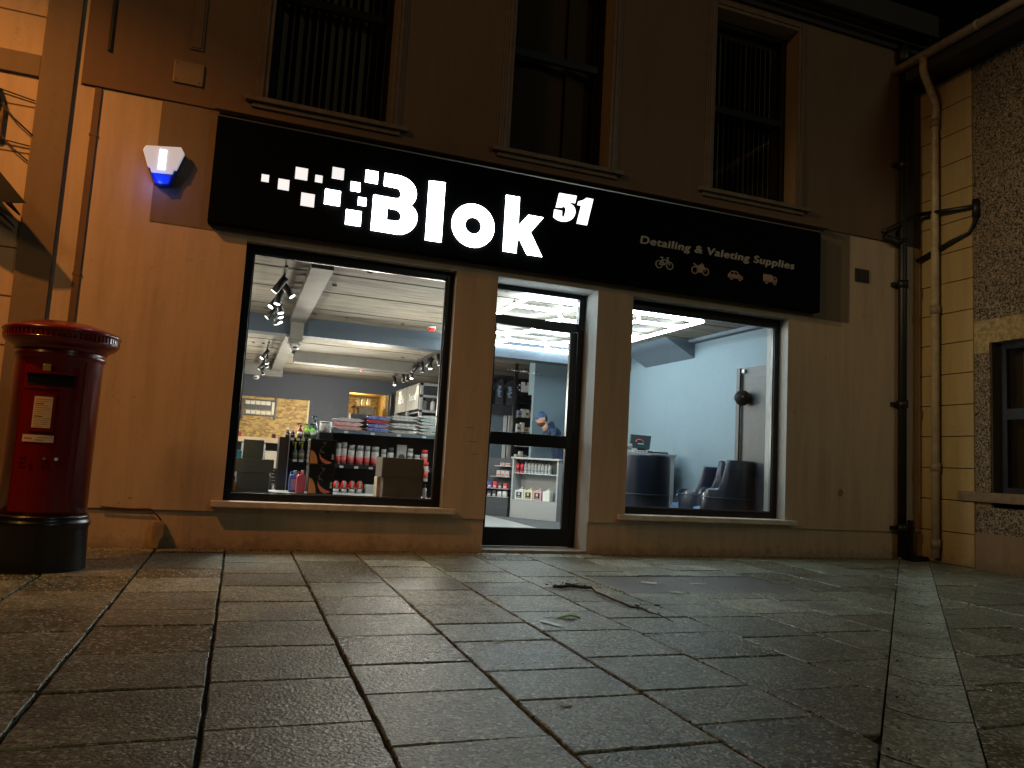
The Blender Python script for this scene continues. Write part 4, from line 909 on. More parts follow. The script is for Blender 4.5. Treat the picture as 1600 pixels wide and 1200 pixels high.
bottle('pink_bottle', 'slim pink and white bottle between the brown cartons and window frame', 663.5, 757, 777, .55, 6, [mat('pale_pink_plastic', (.7, .4, .5), .3), BLACK, LAB], z0=BZ, label_h=(.4, .9))
bottle('red_bottle', 'slim red and white bottle at the right window edge', 666, 722, 741, GY-.02, 7, [WT, RT_, RT_], z0=gz2-.16, label_h=(.2, .7), can=True)
# merchandiser at the left of the gondola
mu = thing('black_merchandiser', 'black sided display unit holding spray bottles beside the printed cartons', 'display unit')
MY = 1.15
a0 = at(449, 720, MY).x; a1 = at(500, 720, MY).x; zt_ = at(470, 684.5, MY).z; zm = at(466, 717.5, MY).z
MB().box(a0-.10, a0-.0, MY, MY+.40, .06, zt_-.012).build('side_panel', mat('brown_black_panel', (.025, .018, .015), .35), mu); MB().box(a0, a1, MY+.38, MY+.40, .06, zt_-.012).build('back_panel', SHB, mu)
MB().box(a0, a0+.008, MY-.012, MY, .06, zt_).build('edge_trim', STEEL, mu)
MB().box(a0-.10, a1+.2, MY, MY+.40, zt_-.012, zt_).box(a0, a1, MY+.02, MY+.38, zm-.012, zm).build('shelf', SHB, mu)
q = MB()
for px in (457, 466, 474, 484): v = at(px, 684, MY-.01); q.box(v.x-.02, v.x+.02, MY-.012, MY-.001, zt_-.03, zt_-.001)
for px in (461, 471): v = at(px, 717, MY); q.box(v.x-.022, v.x+.022, MY+.008, MY+.019, zm-.028, zm-.001)
q.build('price_label', LAB, mu)
GRN = mat('lime_green_plastic', (.22, .62, .05), .35); MROON = mat('maroon_bottle', (.22, .02, .02), .3); DKT = mat('dark_teal_plastic', (.02, .06, .08), .3)
for px, y0_, w_, ms, lb, tr in ((449.5, 669, 7, [BLACK, WT, DT], 'small black bottle with white cap leftmost on the merchandiser', False), (457.5, 670, 7, [BLACK, WT, DT], 'second small black bottle with white cap on the merchandiser', False), (469.5, 661, 9, [MROON, MROON, LAB], 'maroon spray bottle with white label on the merchandiser', True), (480, 662, 10, [GRN, GRN, DT], 'lime green spray bottle with dark label on the merchandiser', True), (489, 662, 9, [GRN, DKT, LAB], 'green bottle with dark teal trigger beside the lime one', True), (492, 650, 9, [DKT, DKT, DT], 'tall dark teal spray bottle standing at the back of the merchandiser', True)):
    bottle('spray_bottle' if tr else 'small_bottle', lb, px, y0_, 684, MY+(.1 if y0_ > 655 else .3), w_, ms, None, z0=zt_, trigger=tr, cap=.3)
YT = mat('yellow_trigger', (.8, .75, .12), .4)
bottle('spray_bottle', 'yellow trigger bottle with pale green label on the middle merchandiser shelf', 461, 690, 716, MY+.1, 8.5, [mat('clear_blue_plastic', (.3, .4, .5), .2), YT, mat('pale_green_label', (.5, .6, .35), .5)], None, z0=zm, trigger=True, cap=.42)
bottle('spray_bottle', 'yellow trigger bottle with lilac label on the middle merchandiser shelf', 471.5, 690, 716, MY+.1, 8.5, [mat('lilac_plastic', (.30, .32, .62), .3), YT, mat('pale_yellow_label', (.7, .68, .3), .5)], None, z0=zm, trigger=True, cap=.42)
jerry('jerrycan', 'blue jerrycan with pale labels behind the pink one', 451.5, 465, 735, 764, .75, mat('blue_translucent', (.13, .22, .6), .25), WHITEP, mat('pale_blue_label', (.5, .6, .8), .4), z0=BZ)
jerry('jerrycan', 'pink liquid jerrycan standing beside the black printed cartons', 463, 476.5, 735, 766, .60, mat('pink_liquid', (.85, .16, .22), .2), mat('pale_pink_cap', (.8, .5, .5), .3), None, z0=BZ)
x0, x1, z0, z1 = rect(499, 661, 518, 676, MY+.15); bz_ = at(508, 684, MY+.1).z
o = MB().box(x0-.005, x1+.005, MY+.03, MY+.25, zt_, z0).build('black_box', BLACK, None, .005); tag(o, 'plain black box under the perforated white drum', 'box')
dr = thing('perforated_drum', 'white perforated drum sitting on a plain black box', 'drum', None, ((x0+x1)/2, MY+.14, z0+.001)); r = (x1-x0)/2
MB().lathe([(r*.95, 0), (r, .01), (r, z1-z0), (r*.9, z1-z0+.01)], n=20).build('body', mat('mottled_white_drum', (.7, .7, .68), .5, var=.9, vscale=22, c2=(.06, .06, .06)), dr); MB().lathe([(r*1.03, 0), (r*1.03, .014)], (0, 0, z1-z0), 20).build('rim', WT, dr)
# counter with wood top
ct = thing('rear_counter', 'white counter with pale wood top in front of the strand board wall', 'counter')
CY = 4.0; v0 = at(366, 684, CY); v1 = at(446, 690, CY); zc_ = (v0.z+v1.z)/2
MB().box(v0.x-.6, v1.x+.1, CY, CY+.7, zc_-.04, zc_+.035).build('wood_top', mat('pale_pine', (.62, .45, .28), .45, var=.2, vscale=4), ct, .004)
q = MB()
for px in (380.5, 411.5, 440): v = at(px, 700, CY); q.box(v.x-.03, v.x+.03, CY+.03, CY+.65, .05, zc_-.04)
q.box(v0.x-.6, v1.x+.05, CY+.60, CY+.62, .05, zc_-.04).build('upright', WHITEP, ct)
MB().box(v0.x-.5, v1.x, CY+.5, CY+.59, .06, zc_-.05).build('grey_back', mat('mid_grey_board', (.28, .28, .30), .6), ct)
wbox('cream_box', 'cream cardboard box standing under the wood counter top', 414, 705, 437, 717, CY-.35, .25, KRAFT, .56); wbox('white_crate', 'white open crate below the cream box near the merchandiser', 429, 716.5, 438, 726, CY-.3, .2, WHITEP, .2)
wbox('red_box', 'small dark red box at the left end of the wood counter', 369, 674, 377.5, 680.5, CY+.1, .15, mat('dark_red_card', (.3, .015, .01), .5), zc_+.036, tape=None)
wbox('card_reader', 'little black and red gadget on the wood counter', 425, 678, 431, 683.5, CY+.1, .08, mat('black_red_gadget', (.06, .01, .012), .4), zc_+.036, tape=None)
for k in range(5):
    for j in (0, 1):
        x0, x1, z0, z1 = rect(423+j*8.5, 733+k*5.2, 430.5+j*8.5, 737+k*5.2, 1.25)
        t = thing('small_parts_drawer', 'little black drawer box with grey label in the stack left of the merchandiser', 'drawer box', 'black drawer boxes beside the merchandiser', ((x0+x1)/2, 1.3, z0)); hw_ = (x1-x0)/2
        MB().box(-hw_, hw_, -.05, .12, 0, (z1-z0)*1.25).build('drawer_body', BLACK, t); MB().box(-hw_*.8, hw_*.8, -.053, -.05, .006, (z1-z0)*.7).build('label', mat('grey_label', (.4, .4, .4), .5), t)
# osb wall panel and tile rack
wallY = 12.96
op = thing('strand_board_panel', 'large strand board sheet on the slate rear wall', 'board')
x0, x1, z0, z1 = rect(340, 620, 479, 690, wallY); MB().box(x0, x1, 12.93, 12.99, .3, at(430, 622, wallY).z).build('panel', OSB, op)
MB().box(x1, x1+.04, 12.91, 12.99, .3, at(430, 622, wallY).z).build('edge_strip', mat('edge_wood', (.5, .38, .2), .6), op)
rk = thing('wall_tile_rack', 'black wall rack with pale square tiles on the strand board', 'wall rack')
q = MB()
for a_, b_, c_, d_ in ((381, 624, 431, 626), (379, 648, 429, 650)): x0, x1, z0, z1 = rect(a_, b_, c_, d_, 12.9); q.box(x0, x1, 12.86, 12.92, z0, z1)
for p in (378, 429.5): x0, x1, z0, z1 = rect(p, 622, p+2.2, 656, 12.88); q.box(x0, x1, 12.85, 12.92, z0, z1)
x0, x1, z0, z1 = rect(383, 631, 424, 640, 12.9); q.box(x0, x1, 12.87, 12.92, z0, z1); q.build('rail', BLACK, rk)
q = MB()
for r_ in (0, 1):
    for k in range(5): x0, x1, z0, z1 = rect(384+k*8, 625.5+k*.6+r_*15, 391+k*8, 631+k*.6+r_*15, 12.9); q.box(x0, x1, 12.86, 12.92, z0, z1)
x0, x1, z0, z1 = rect(424.5, 629, 428.5, 648, 12.9); q.box(x0, x1, 12.86, 12.92, z0, z1); q.build('tile', mat('pale_tile', (.55, .5, .38), .5), rk)
ld = thing('black_step_ladder', 'black folded ladder leaning on the slate rear wall', 'ladder')
q = MB()
for p in (610, 623): x0, x1, z0, z1 = rect(p, 614, p+2, 658, 12.7); q.box(x0, x1, 12.7, 12.76, .06, z1)
for k in range(9): x0, x1, z0, z1 = rect(611, 640, 625, 642, 12.7); q.box(x0, x1, 12.71, 12.75, .3+k*.26, .33+k*.26)
q.build('frame', BLACK, ld)
dpn = thing('dark_wall_cabinet', 'dark tall cabinet against the rear wall beside the ladder', 'cabinet'); x0, x1, z0, z1 = rect(611, 616, 633, 660, 12.8); MB().box(x0, x1, 12.8, 12.98, .06, z1-.03).build('carcass', mat('dark_slate_panel', (.03, .036, .045), .5), dpn)
# things in the store room
for i, p in enumerate((560, 568.5, 576.5)): bottle('yellow_tub', 'yellow lidded tub on the highest store room shelf', p, 623, 634, 14.2, 6.5, [mat('yellow_tub_plastic', (.75, .6, .25), .4), WT], 'yellow tubs in the store room', can=True)
wbox('grey_parcel', 'grey flat parcel pile inside the yellow store room', 561, 637, 584, 648, 14.0, .4, mat('grey_parcel_wrap', (.16, .14, .10), .6, var=.4, vscale=10), tape=None)
st_ = thing('store_room_rack', 'plain rack inside the yellow lit store room', 'rack'); x0, x1, z0, z1 = rect(552, 634, 588, 650, 14.0); MB().box(x0, x1, 14, 14.5, z1-.06, z1-.02).box(x0, x1, 14, 14.5, z0-.05, z0).box(x0, x0+.05, 14, 14.05, 0, z1).box(x1-.05, x1, 14, 14.05, 0, z1).build('frame', mat('rack_brown', (.2, .12, .05), .6), st_)
# tall racking with header
tr_ = thing('tall_racking', 'tall grey racking with beige header boards at the right of the rear wall', 'racking')
RY = 8.0; c0 = at(658, 598, RY); rx = c0.x; RYF = 10.6
GF = mat('grey_rack_frame', (.2, .21, .22), .5, .2)
q = MB()
for (x, y) in ((rx, RY), (rx+1.5, RY), (rx, RYF), (rx, (RY+RYF)/2), (rx+1.5, RYF)): q.box(x, x+.06, y, y+.06, .05, c0.z)
for z in (c0.z-.05, c0.z-.30, c0.z-.62, .8): q.box(rx, rx+1.5, RY, RY+.04, z, z+.05)
q.build('frame', GF, tr_)
HB = MB(); ym = (RY+RYF)/2; HB.box(rx-.02, rx, RY+.06, ym-.01, c0.z-.55, c0.z).box(rx-.02, rx, ym+.01, RYF, c0.z-.55, c0.z); hb = HB.build('header_board', mat('beige_header', (.085, .078, .06), .6), tr_)
q = MB(); random.seed(4)
for y_, n_ in ((ym+.35, 5), (RY+.35, 6)):
    for k in range(n_):
        yy = y_+.12*k; hh = random.choice((.10, .16, .13)); q.box(rx-.024, rx-.02, yy, yy+.022, c0.z-.34, c0.z-.34+hh)
        if k % 2: q.box(rx-.024, rx-.02, yy+.022, yy+.075, c0.z-.34+hh-.03, c0.z-.34+hh-.008)
        else: q.box(rx-.024, rx-.02, yy+.022, yy+.06, c0.z-.34, c0.z-.315)
q.build('header_mark', LAB, hb)
q = MB()
for z in (.7, 1.25, c0.z-.62): q.box(rx+.05, rx+1.45, RY+.06, RYF, z, z+.03)
q.build('shelf', SHB, tr_); MB().box(rx+1.4, rx+1.45, RY, RYF, .1, c0.z).build('back_panel', SHB, tr_)
for k in range(7):
    t = thing('white_bottle', 'white bottle standing on the tall grey racking', 'bottle', 'white bottles on the tall racking', (rx+.15+.18*k, RY+.2, c0.z-.59)); MB().lathe([(.05, 0), (.05, .2), (.02, .24)], n=12).build('body', WT, t); MB().lathe([(.025, .24), (.025, .30)], n=10).build('cap', BLACK, t)
for k in range(6):
    t = thing('white_bottle', 'white bottle standing lower on the tall grey racking', 'bottle', 'white bottles low on the racking', (rx+.12, RY+.3+.35*k, 1.28)); MB().lathe([(.06, 0), (.06, .28), (.02, .33)], n=12).build('body', WT, t); MB().lathe([(.025, .33), (.025, .40)], n=10).build('cap', BLACK, t)

# ceiling fittings
def spot_head(t, p, tilt, az, lit, L_=.17, r=.038):
    p = Vector(p); d = Vector((math.sin(R(tilt))*math.cos(R(az)), math.sin(R(tilt))*math.sin(R(az)), -math.cos(R(tilt))))
    q = MB().tube([p, p-Vector((0, 0, .05))], .010, 6); c = p-Vector((0, 0, .06)); q.tube([c-d*.03, c+d*L_], r, 14); h = q.build('spot_head', BLACK, t)
    e = MB().tube([c+d*(L_+.001), c+d*(L_+.004)], r*.86, 14).build('lens', mat('lit_spot_lens', (1, .97, .9), .5, emit=14) if lit else mat('white_spot_rim', (.8, .78, .72), .5, emit=.6), h)
    if lit:
        lo = lamp('track_spot_light', 'SPOT', c+d*(L_+.02), 80, (1, .93, .82), c+d*3, .04, 110, .8)
def track(label, x, y0, y1, z, heads):
    t = thing('spotlight_track', label, 'track light'); MB().box(x-.017, x+.017, y0, y1, z, z+.03).build('rail', BLACK, t)
    q = MB()
    for yy in (y0+.2, y1-.2): q.tube([(x, yy, z+.03), (x, yy, CEIL)], .006, 6)
    q.build('hanger', BLACK, t)
    for (yy, tilt, az, lit) in heads: spot_head(t, (x, yy, z), tilt, az, lit)
track('black spotlight track nearest the left shop window', .30, .45, 2.9, 2.83, [(.75, 35, 160, True), (1.0, 40, -10, True), (1.35, 12, 200, True), (1.75, 35, 200, True), (1.95, 15, -30, True), (2.3, 20, -20, True), (2.6, 40, 190, False), (2.75, 25, -20, True), (2.85, 10, -30, False)])
track('second black spotlight track far down the left of the ceiling', .35, 6.6, 11.0, 2.85, [(7.4, 35, 200, True), (8.0, 10, 0, True), (8.8, 20, 0, False), (9.6, 35, 200, False), (10.4, 10, 0, False)])
track('black spotlight track above the cloth shelves at the right', 3.25, 5.4, 7.5, 2.85, [(5.6, 12, -60, False), (6.1, 30, 150, False), (6.3, 15, -60, True), (6.9, 5, 0, False), (7.3, 40, 150, False)])
track('far black spotlight track near the grey racking', 3.35, 7.9, 10.5, 2.85, [(8.3, 10, -90, True), (8.8, 5, 0, False), (9.2, 5, 0, False), (10.2, 15, -90, True)])
for (px, py, Y, lb) in ((675, 510, 3.6, 'red and white smoke detector on the ceiling near the blue beam'), (566, 575, 10.2, 'red smoke detector far down the ceiling above the store room')):
    g0 = ground(px, py, CEIL); t = thing('smoke_detector', lb, 'detector', None, (g0.x, g0.y, CEIL)); MB().lathe([(.06, 0), (.065, -.035)], n=18).build('base', WT, t); MB().lathe([(.055, -.035), (.045, -.075), (.0, -.08)], n=18).build('sensor', mat('red_sensor', (.55, .02, .02), .3), t)
for (x_, y_, z_, lb) in ((.67, 4.35, 2.58, 'white dome camera under the ceiling channel by the blue beam'), (.25, 11.8, 2.72, 'white dome camera near the rear wall left corner')):
    t = thing('dome_camera', lb, 'camera', None, (x_, y_, z_)); MB().lathe([(.075, 0), (.075, -.05), (.06, -.09), (0, -.10)], n=18).build('housing', WT, t); MB().lathe([(.03, 0), (.03, -.02), (0, -.03)], (0, -.06, -.055), n=12).build('lens', BLACK, t)
g0 = ground(484, 562, CEIL-.05); t = thing('exit_light', 'small green lit emergency sign under the rear ceiling', 'exit light', None, (g0.x, g0.y, CEIL-.1)); MB().box(-.12, .12, -.02, .02, 0, .1).build('housing', WT, t); MB().box(-.06, .06, -.023, -.02, .02, .08).build('green_panel', mat('lit_green_panel', (.1, .8, .3), .5, emit=1.2), t)
for q_, (x_, y_) in enumerate(((1.2, 10.6), (.15, 11.5))): pass
# unseen fill lights added in mid air to brighten the shop
for k, (x_, y_, e_) in enumerate(((-.8, 2.2, 165), (2.4, 2.6, 130), (2.1, 6.2, 270), (-.6, 7.6, 230), (1.9, 10.4, 340), (1.2, 8.8, 120))):
    lamp('shop_fill_light', 'POINT', (x_, y_, 1.9), e_, (1, .92, .80), None, .2)
lamp('shop_fill_light', 'POINT', (2.75, .95, 2.1), 36, (.85, .95, 1), None, .06)  # added fill that whitens the door reveal and threshold
lamp('store_room_light', 'POINT', (3.1, 14.6, 2.45), 60, (1, .85, .55), None, .15)

# honeycomb tube lights
HX = thing('honeycomb_light', 'white glowing honeycomb tube light grid hung under the ceiling by the door', 'ceiling light')
TUBE = mat('lit_white_tube', (.80, .93, 1), .5, emit=35)
hz = 2.86; bx0, bx1, by0, by1 = 3.0, 5.36, .44, 4.06
q = MB(); s_ = .575; seen = set(); joints = set()
def inb(p): return bx0-.001 <= p[0] <= bx1+.001 and by0-.001 <= p[1] <= by1+.001
def seg(p, r_):
    k = tuple(sorted(((round(p[0], 2), round(p[1], 2)), (round(r_[0], 2), round(r_[1], 2)))))
    if k in seen or (not inb(p) and not inb(r_)): return
    seen.add(k); P_, Q_ = list(p), list(r_)
    def cl(A, B_):
        A = A[:]
        for i, lo, hi in ((0, bx0, bx1), (1, by0, by1)):
            if A[i] < lo-1e-6 or A[i] > hi+1e-6:
                tg = lo if A[i] < lo else hi
                if abs(B_[i]-A[i]) < 1e-9: return None
                t_ = (tg-A[i])/(B_[i]-A[i]); A = [A[0]+(B_[0]-A[0])*t_, A[1]+(B_[1]-A[1])*t_]
        return A
    P2, Q2 = cl(P_, Q_), cl(Q_, P_)
    if P2 is None or Q2 is None or math.dist(P2, Q2) < .04: return
    q.tube([(P2[0], P2[1], hz), (Q2[0], Q2[1], hz)], .021, 8); joints.add((round(P2[0], 2), round(P2[1], 2))); joints.add((round(Q2[0], 2), round(Q2[1], 2)))
for i in range(-2, 9):
    for j in range(-2, 9):
        cx = bx0+s_*.5+i*s_*1.5; cy = by0+s_*.866*(2*j+(i % 2))
        vs = [(cx+s_*math.cos(R(60*k)), cy+s_*math.sin(R(60*k))) for k in range(6)]
        for k in range(6): seg(vs[k], vs[(k+1) % 6])
for a_, b_ in (((bx0, by0), (bx1, by0)), ((bx1, by0), (bx1, by1)), ((bx1, by1), (bx0, by1)), ((bx0, by1), (bx0, by0))): q.tube([(a_[0], a_[1], hz), (b_[0], b_[1], hz)], 0.022, 8)
q.build('tube', TUBE, HX)
q = MB()
for k, (x_, y_) in enumerate(sorted(joints)):
    if k % 5 == 0: q.tube([(x_, y_, hz+.02), (x_, y_, CEIL)], .004, 5).tube([(x_, y_, hz+.02), (x_, y_, hz+.055)], .014, 6)
q.build('hanger', BLACK, HX)

# ------------------------------------------------------------------ things seen through the door
u0 = Vector((4.33, 4.34, 0)); u1 = Vector((4.86, 3.68, 0)); ud = (u1-u0).normalized(); un = Vector((ud.y, -ud.x, 0)); un = un if un.y < 0 else -un
rzc = math.atan2(ud.y, ud.x)
CU = thing('counter_display_unit', 'white angled counter with open shelves of bottles facing the door', 'counter', None, u0, rzc)
L_ = (u1-u0).length+.03
def up(px, py, off=0): v = onplane(px, py, u0+un*off, un); return (v-u0).dot(ud), v.z
zlow = up(830, 782)[1]; zmid = up(833, 740)[1]; ztop = 1.02
q = MB(); q.box(0, .03, 0, .55, .05, ztop).box(L_-.03, L_, 0, .55, .05, ztop).box(.03, L_-.03, 0, .03, .05, zlow).box(.03, L_-.03, .28, .30, zlow, ztop).box(.03, L_-.03, .03, .28, zlow-.02, zlow); q.build('carcass', WHITEP, CU, .002)
MB().box(.03, L_-.03, .03, .28, zmid-.012, zmid).build('glass_shelf', mat('glass_shelf_edge', (.5, .6, .6), .1), CU)
MB().box(-.02, L_+.02, -.02, .57, ztop, ztop+.03).build('worktop', WHITEP, CU, .003)
def on_unit(px, w0, w1, z0, z1, off=.12): pass
def ubottle(px, py0, wpx, zb, mats, label, group, trig=False, can=False, off=-.12, cap=.25):
    s0, _ = up(px-wpx/2, py0, off); s1, _ = up(px+wpx/2, py0, off); _, zt = up(px, py0, off); s = (s0+s1)/2; r = abs(s1-s0)/2
    p = u0+ud*s-un*abs(off)*1; p.z = zb; h = zt-zb
    t = thing('product_bottle', label, 'bottle', group, p, rzc); b = h*(1-cap)
    MB().lathe([(r*.9, 0), (r, .008), (r, b*.8), (r*.4, b)], n=14).build('body', mats[0], t)
    if trig: MB().tube([(0, 0, b), (0, 0, h*.9)], r*.35, 8).box(-r*1.3, r*.5, -r*.35, r*.35, h*.88, h).build('trigger', mats[1], t)
    else: MB().lathe([(r*.7, b-.002), (r*.7, h)], n=12).build('cap', mats[1], t)
    MB().lathe([(r*1.02, b*.2), (r*1.02, b*.62)], n=14).build('label', mats[2], t)
REDL = mat('red_liquid', (.75, .05, .07), .2)
ubottle(810, 718, 5.5, zmid, [REDL, BLACK, MROON], 'red liquid bottle at the left end of the counter shelf', 'red bottles on the counter shelf')
ubottle(816.5, 718.5, 5.5, zmid, [REDL, BLACK, MROON], 'red liquid bottle at the left end of the counter shelf', 'red bottles on the counter shelf')
for k in range(8): ubottle(822.5+k*5.3, 717+k*.5, 4.9, zmid, [WT, BLACK, mat('silver_label', (.35, .36, .37), .4)], 'white bottle with black trigger in the counter shelf row', 'white trigger bottles on the counter shelf', trig=True)
for k, (p0, p1, col, lb) in enumerate(((806.5, 820, (.68, .72, .70), 'clear jerrycan with black label leftmost on the lower counter shelf'), (820.7, 834, (.72, .66, .42), 'pale yellow jerrycan with black label on the lower counter shelf'), (834.7, 848, (.60, .36, .38), 'pale pink jerrycan with black label on the lower counter shelf'), (850, 861, (.72, .75, .68), 'clear jerrycan turned sideways at the right of the counter shelf'))):
    s0, zt = up(p0, 761+k*.8, -.1); s1, _ = up(p1, 761, -.1); hw_ = abs(s1-s0)/2; p = u0+ud*((s0+s1)/2)-un*.12; p.z = zlow+.001; h = zt-zlow
    t = thing('jerrycan', lb, 'jerrycan', None, p, rzc); m_j = mat('jerrycan_liquid_%d' % k, col, .25)
    q = MB(); q.prism([(-hw_, 0), (hw_, 0), (hw_, h*.75), (hw_*.6, h*.88), (-hw_*.1, h*.88), (-hw_*.1, h*.80), (-hw_, h*.75)], lambda x, z: Vector((x, -.06, z)), lambda x, z: Vector((x, .06, z))); q.build('body', m_j, t, .006)
    MB().lathe([(hw_*.3, 0), (hw_*.3, h*.12)], (hw_*.3, 0, h*.88), 12).build('cap', WT, t)
    if k < 3: lb_ = MB().box(-hw_*.6, hw_*.65, -.062, -.06, h*.12, h*.62).build('label', mat('black_label', (.01, .01, .01), .5), t); MB().box(-hw_*.22, hw_*.22, -.064, -.062, h*.34, h*.56).box(-hw_*.4, hw_*.4, -.064, -.062, h*.18, h*.22).build('emblem', LAB, lb_)
    else: MB().box(-hw_-.002, -hw_, -.04, .04, h*.12, h*.62).build('label', mat('black_label', (.01, .01, .01)), t)
# dark slanted product stand left of the counter
DS = thing('grey_product_stand', 'dark grey product stand of small packets left of the white counter', 'display stand', None, u0)
STD = mat('charcoal_stand', (.045, .05, .06), .6)
e0 = Vector((3.78, 4.85, 0)); e1 = Vector((4.29, 4.36, 0)); q = MB(); sd_ = (e1-e0).normalized(); sn = Vector((sd_.y, -sd_.x, 0)); rs = math.atan2(sd_.y, sd_.x); LS = (e1-e0).length
e0 = e1-sd_*1.3; LS = 1.3
DS.location = e0; DS.rotation_euler = (0, 0, rs)
MB().box(0, LS, 0, .5, .05, .35).box(0, LS, .25, .3, .35, 1.02).build('carcass', STD, DS); MB().box(0, LS, -.0, .25, .50, .512).box(0, LS, 0, .25, .36, .372).build('shelf', STEEL, DS)
MB().box(LS-.38, LS, .05, .25, .70, .71).box(LS-.30, LS, .05, .25, .88, .89).build('side_shelf', STEEL, DS)
cols = [(.6, .04, .05), (.65, .65, .63), (.1, .06, .3), (.7, .45, .08), (.05, .05, .06), (.6, .6, .58)]
random.seed(3)
for rrow, (zz, hh) in enumerate(((.372, .10), (.512, .10))):
    for k in range(13):
        c = random.choice(cols); x_ = LS-.08-k*.095; t = thing('small_product_pack', 'small coloured product pack on the grey stand shelf', 'pack', 'small packs on the grey product stand', e0+sd_*x_+Vector((-sd_.y, sd_.x, 0))*.06, rs); t.location.z = zz
        MB().box(-.035, .035, -.03, .03, 0, hh*random.uniform(.8, 1.1)).build('pack_body', mat('pack_%d' % cols.index(c), c, .4), t, .004); MB().box(-.025, .025, -.032, -.03, .01, .04).build('label', LAB, t)
for k, (x_, zz) in enumerate(((LS-.08, .71), (LS-.16, .71), (LS-.24, .71), (LS-.08, .89), (LS-.18, .89))):
    t = thing('small_white_pack', 'small white pack on the short upper shelves of the grey stand', 'pack', 'white packs on the short stand shelves', e0+sd_*x_+Vector((-sd_.y, sd_.x, 0))*.12, rs); t.location.z = zz+.001
    MB().box(-.036, .036, -.03, .03, 0, .10 if zz < .8 else .05).build('pack_body', WT, t, .004); MB().box(-.02, .02, -.032, -.03, .02, .04).build('label', RT_, t)
# clothing, mirror frame, inner sign, shelf goods deep behind
cr = thing('tshirt_display', 'dark printed shirts hung on a wall display beyond the door', 'clothes display'); x0, x1, z0, z1 = rect(755, 592, 805, 632, 6.9)
SH1 = mat('black_cotton', (.012, .013, .016), .9, var=.5, vscale=6, c2=(.03, .035, .05))
for k in range(3):
    cx = x0+(x1-x0)*(k+.5)/3; w_ = (x1-x0)/6*1.05; q = MB(); h = z1-z0
    q.prism([(cx-w_*.62, z0), (cx+w_*.62, z0), (cx+w_*.66, z0+h*.62), (cx+w_, z0+h*.5), (cx+w_*1.1, z0+h*.72), (cx+w_*.6, z0+h*.95), (cx+w_*.2, z0+h), (cx, z0+h*.93), (cx-w_*.2, z0+h), (cx-w_*.6, z0+h*.95), (cx-w_*1.1, z0+h*.72), (cx-w_, z0+h*.5), (cx-w_*.66, z0+h*.62)], lambda x, z: Vector((x, 6.9+.02*math.sin(x*30), z)), lambda x, z: Vector((x, 7.0, z))); q.build('shirt', SH1, cr)
    q = MB()
    for j in range(9): q.box(cx-w_*.3+random.uniform(-.02, .02), cx+random.uniform(0, w_*.35), 6.875, 6.88, z0+h*(.30+j*.05), z0+h*(.325+j*.05))
    q.build('print', mat('pale_print', (.35, .40, .45) if k else (.3, .42, .6), .6), cr)
MB().box(x0-.1, x1, 7.02, 7.05, z0-.2, z1+.1).build('backing', SH1, cr)
pz0 = at(806, 672, 6.6); pz1 = at(807, 594, 6.6)
t = thing('black_post', 'slim black floor to ceiling post beyond the door glass', 'post'); MB().box(pz1.x-.03, pz1.x+.03, 6.6, 6.66, .05, CEIL).box(pz1.x-.06, pz1.x+.06, 6.57, 6.69, .05, .07).build('shaft', BLACK, t)
for (a_, b_, c_, d_, Y_, lb) in ((758, 632, 792, 690, 7.2, 'white framed mirror under the dark shirts'), (795, 634, 804.5, 690, 7.6, 'narrow white framed panel beside the slim black post'), (808, 636, 822, 690, 8.0, 'grey framed glass panel right of the slim black post')):
    x0, x1, z0, z1 = rect(a_, b_, c_, d_, Y_); t = thing('framed_panel', lb, 'framed panel'); f_ = .07; z0 = .06
    MB().box(x0, x0+f_, Y_, Y_+.05, z0, z1).box(x1-f_, x1, Y_, Y_+.05, z0, z1).box(x0+f_, x1-f_, Y_, Y_+.05, z1-f_, z1).build('frame', mat('pale_frame', (.45, .47, .48), .5), t); MB().box(x0+f_, x1-f_, Y_+.02, Y_+.03, z0, z1-f_).build('glass', mat('dull_mirror', (.10, .13, .16), .2), t)
x0, x1, z0, z1 = rect(807, 592, 828, 622, 7.4)
t = thing('inner_header_sign', 'black inner header sign with small white lettering beyond the door', 'sign'); MB().box(x0, x1+.3, 7.4, 7.5, z0, z1).build('panel', mat('inner_black_panel', (.02, .018, .018), .5), t)
tz = at(815, 612, 7.38); te = at(827, 612, 7.38)
text_into('lettering', 'Blok', mat('inner_white_letters', (.8, .8, .8), .5, emit=.15), t, .30, faceM(tz.x, 7.39, tz.z), ext=.003, bold=.015, font_w=(te.x-tz.x))
q = MB()
for (dx, dz_, s2) in ((-.05, .02, .03), (-.1, .07, .03), (-.05, .12, .035), (-.16, .1, .025), (-.12, .15, .02), (-.2, .14, .018)): q.box(tz.x+dx-s2/2, tz.x+dx+s2/2, 7.385, 7.39, tz.z+dz_, tz.z+dz_+s2)
q.build('logo_square', mat('inner_white_letters', (.8, .8, .8)), t)
x0, x1, z0, z1 = rect(808, 624, 836, 680, 7.0); t = thing('rear_product_shelf', 'dark shelf of assorted goods behind the person', 'shelving'); 
MB().box(x0, x1+.3, 7.2, 7.25, .06, z1).build('back_panel', SHB, t); q = MB()
for k in range(5): q.box(x0, x1+.3, 6.95, 7.2, z1-.1-k*.30, z1-.085-k*.30)
q.build('shelf', SHB, t)
for k in range(4):
    for j in range(6):
        b_ = thing('boxed_product', 'assorted small boxed product on the dark rear shelf', 'box', 'boxed goods on the rear product shelf', (x0+.05+j*.085, 7.05, z1-.385-k*.30+.001+.0)); h_ = random.uniform(.10, .22); c = random.choice([(.5, .5, .48), (.4, .25, .15), (.55, .55, .5), (.2, .25, .3)])
        MB().box(-.036, .036, -.05, .05, 0, h_).build('pack_body', mat('goods_%d' % int(c[0]*100), c, .5), b_); MB().box(-.025, .025, -.052, -.05, h_*.3, h_*.6).build('label', LAB if j % 2 else DT, b_)

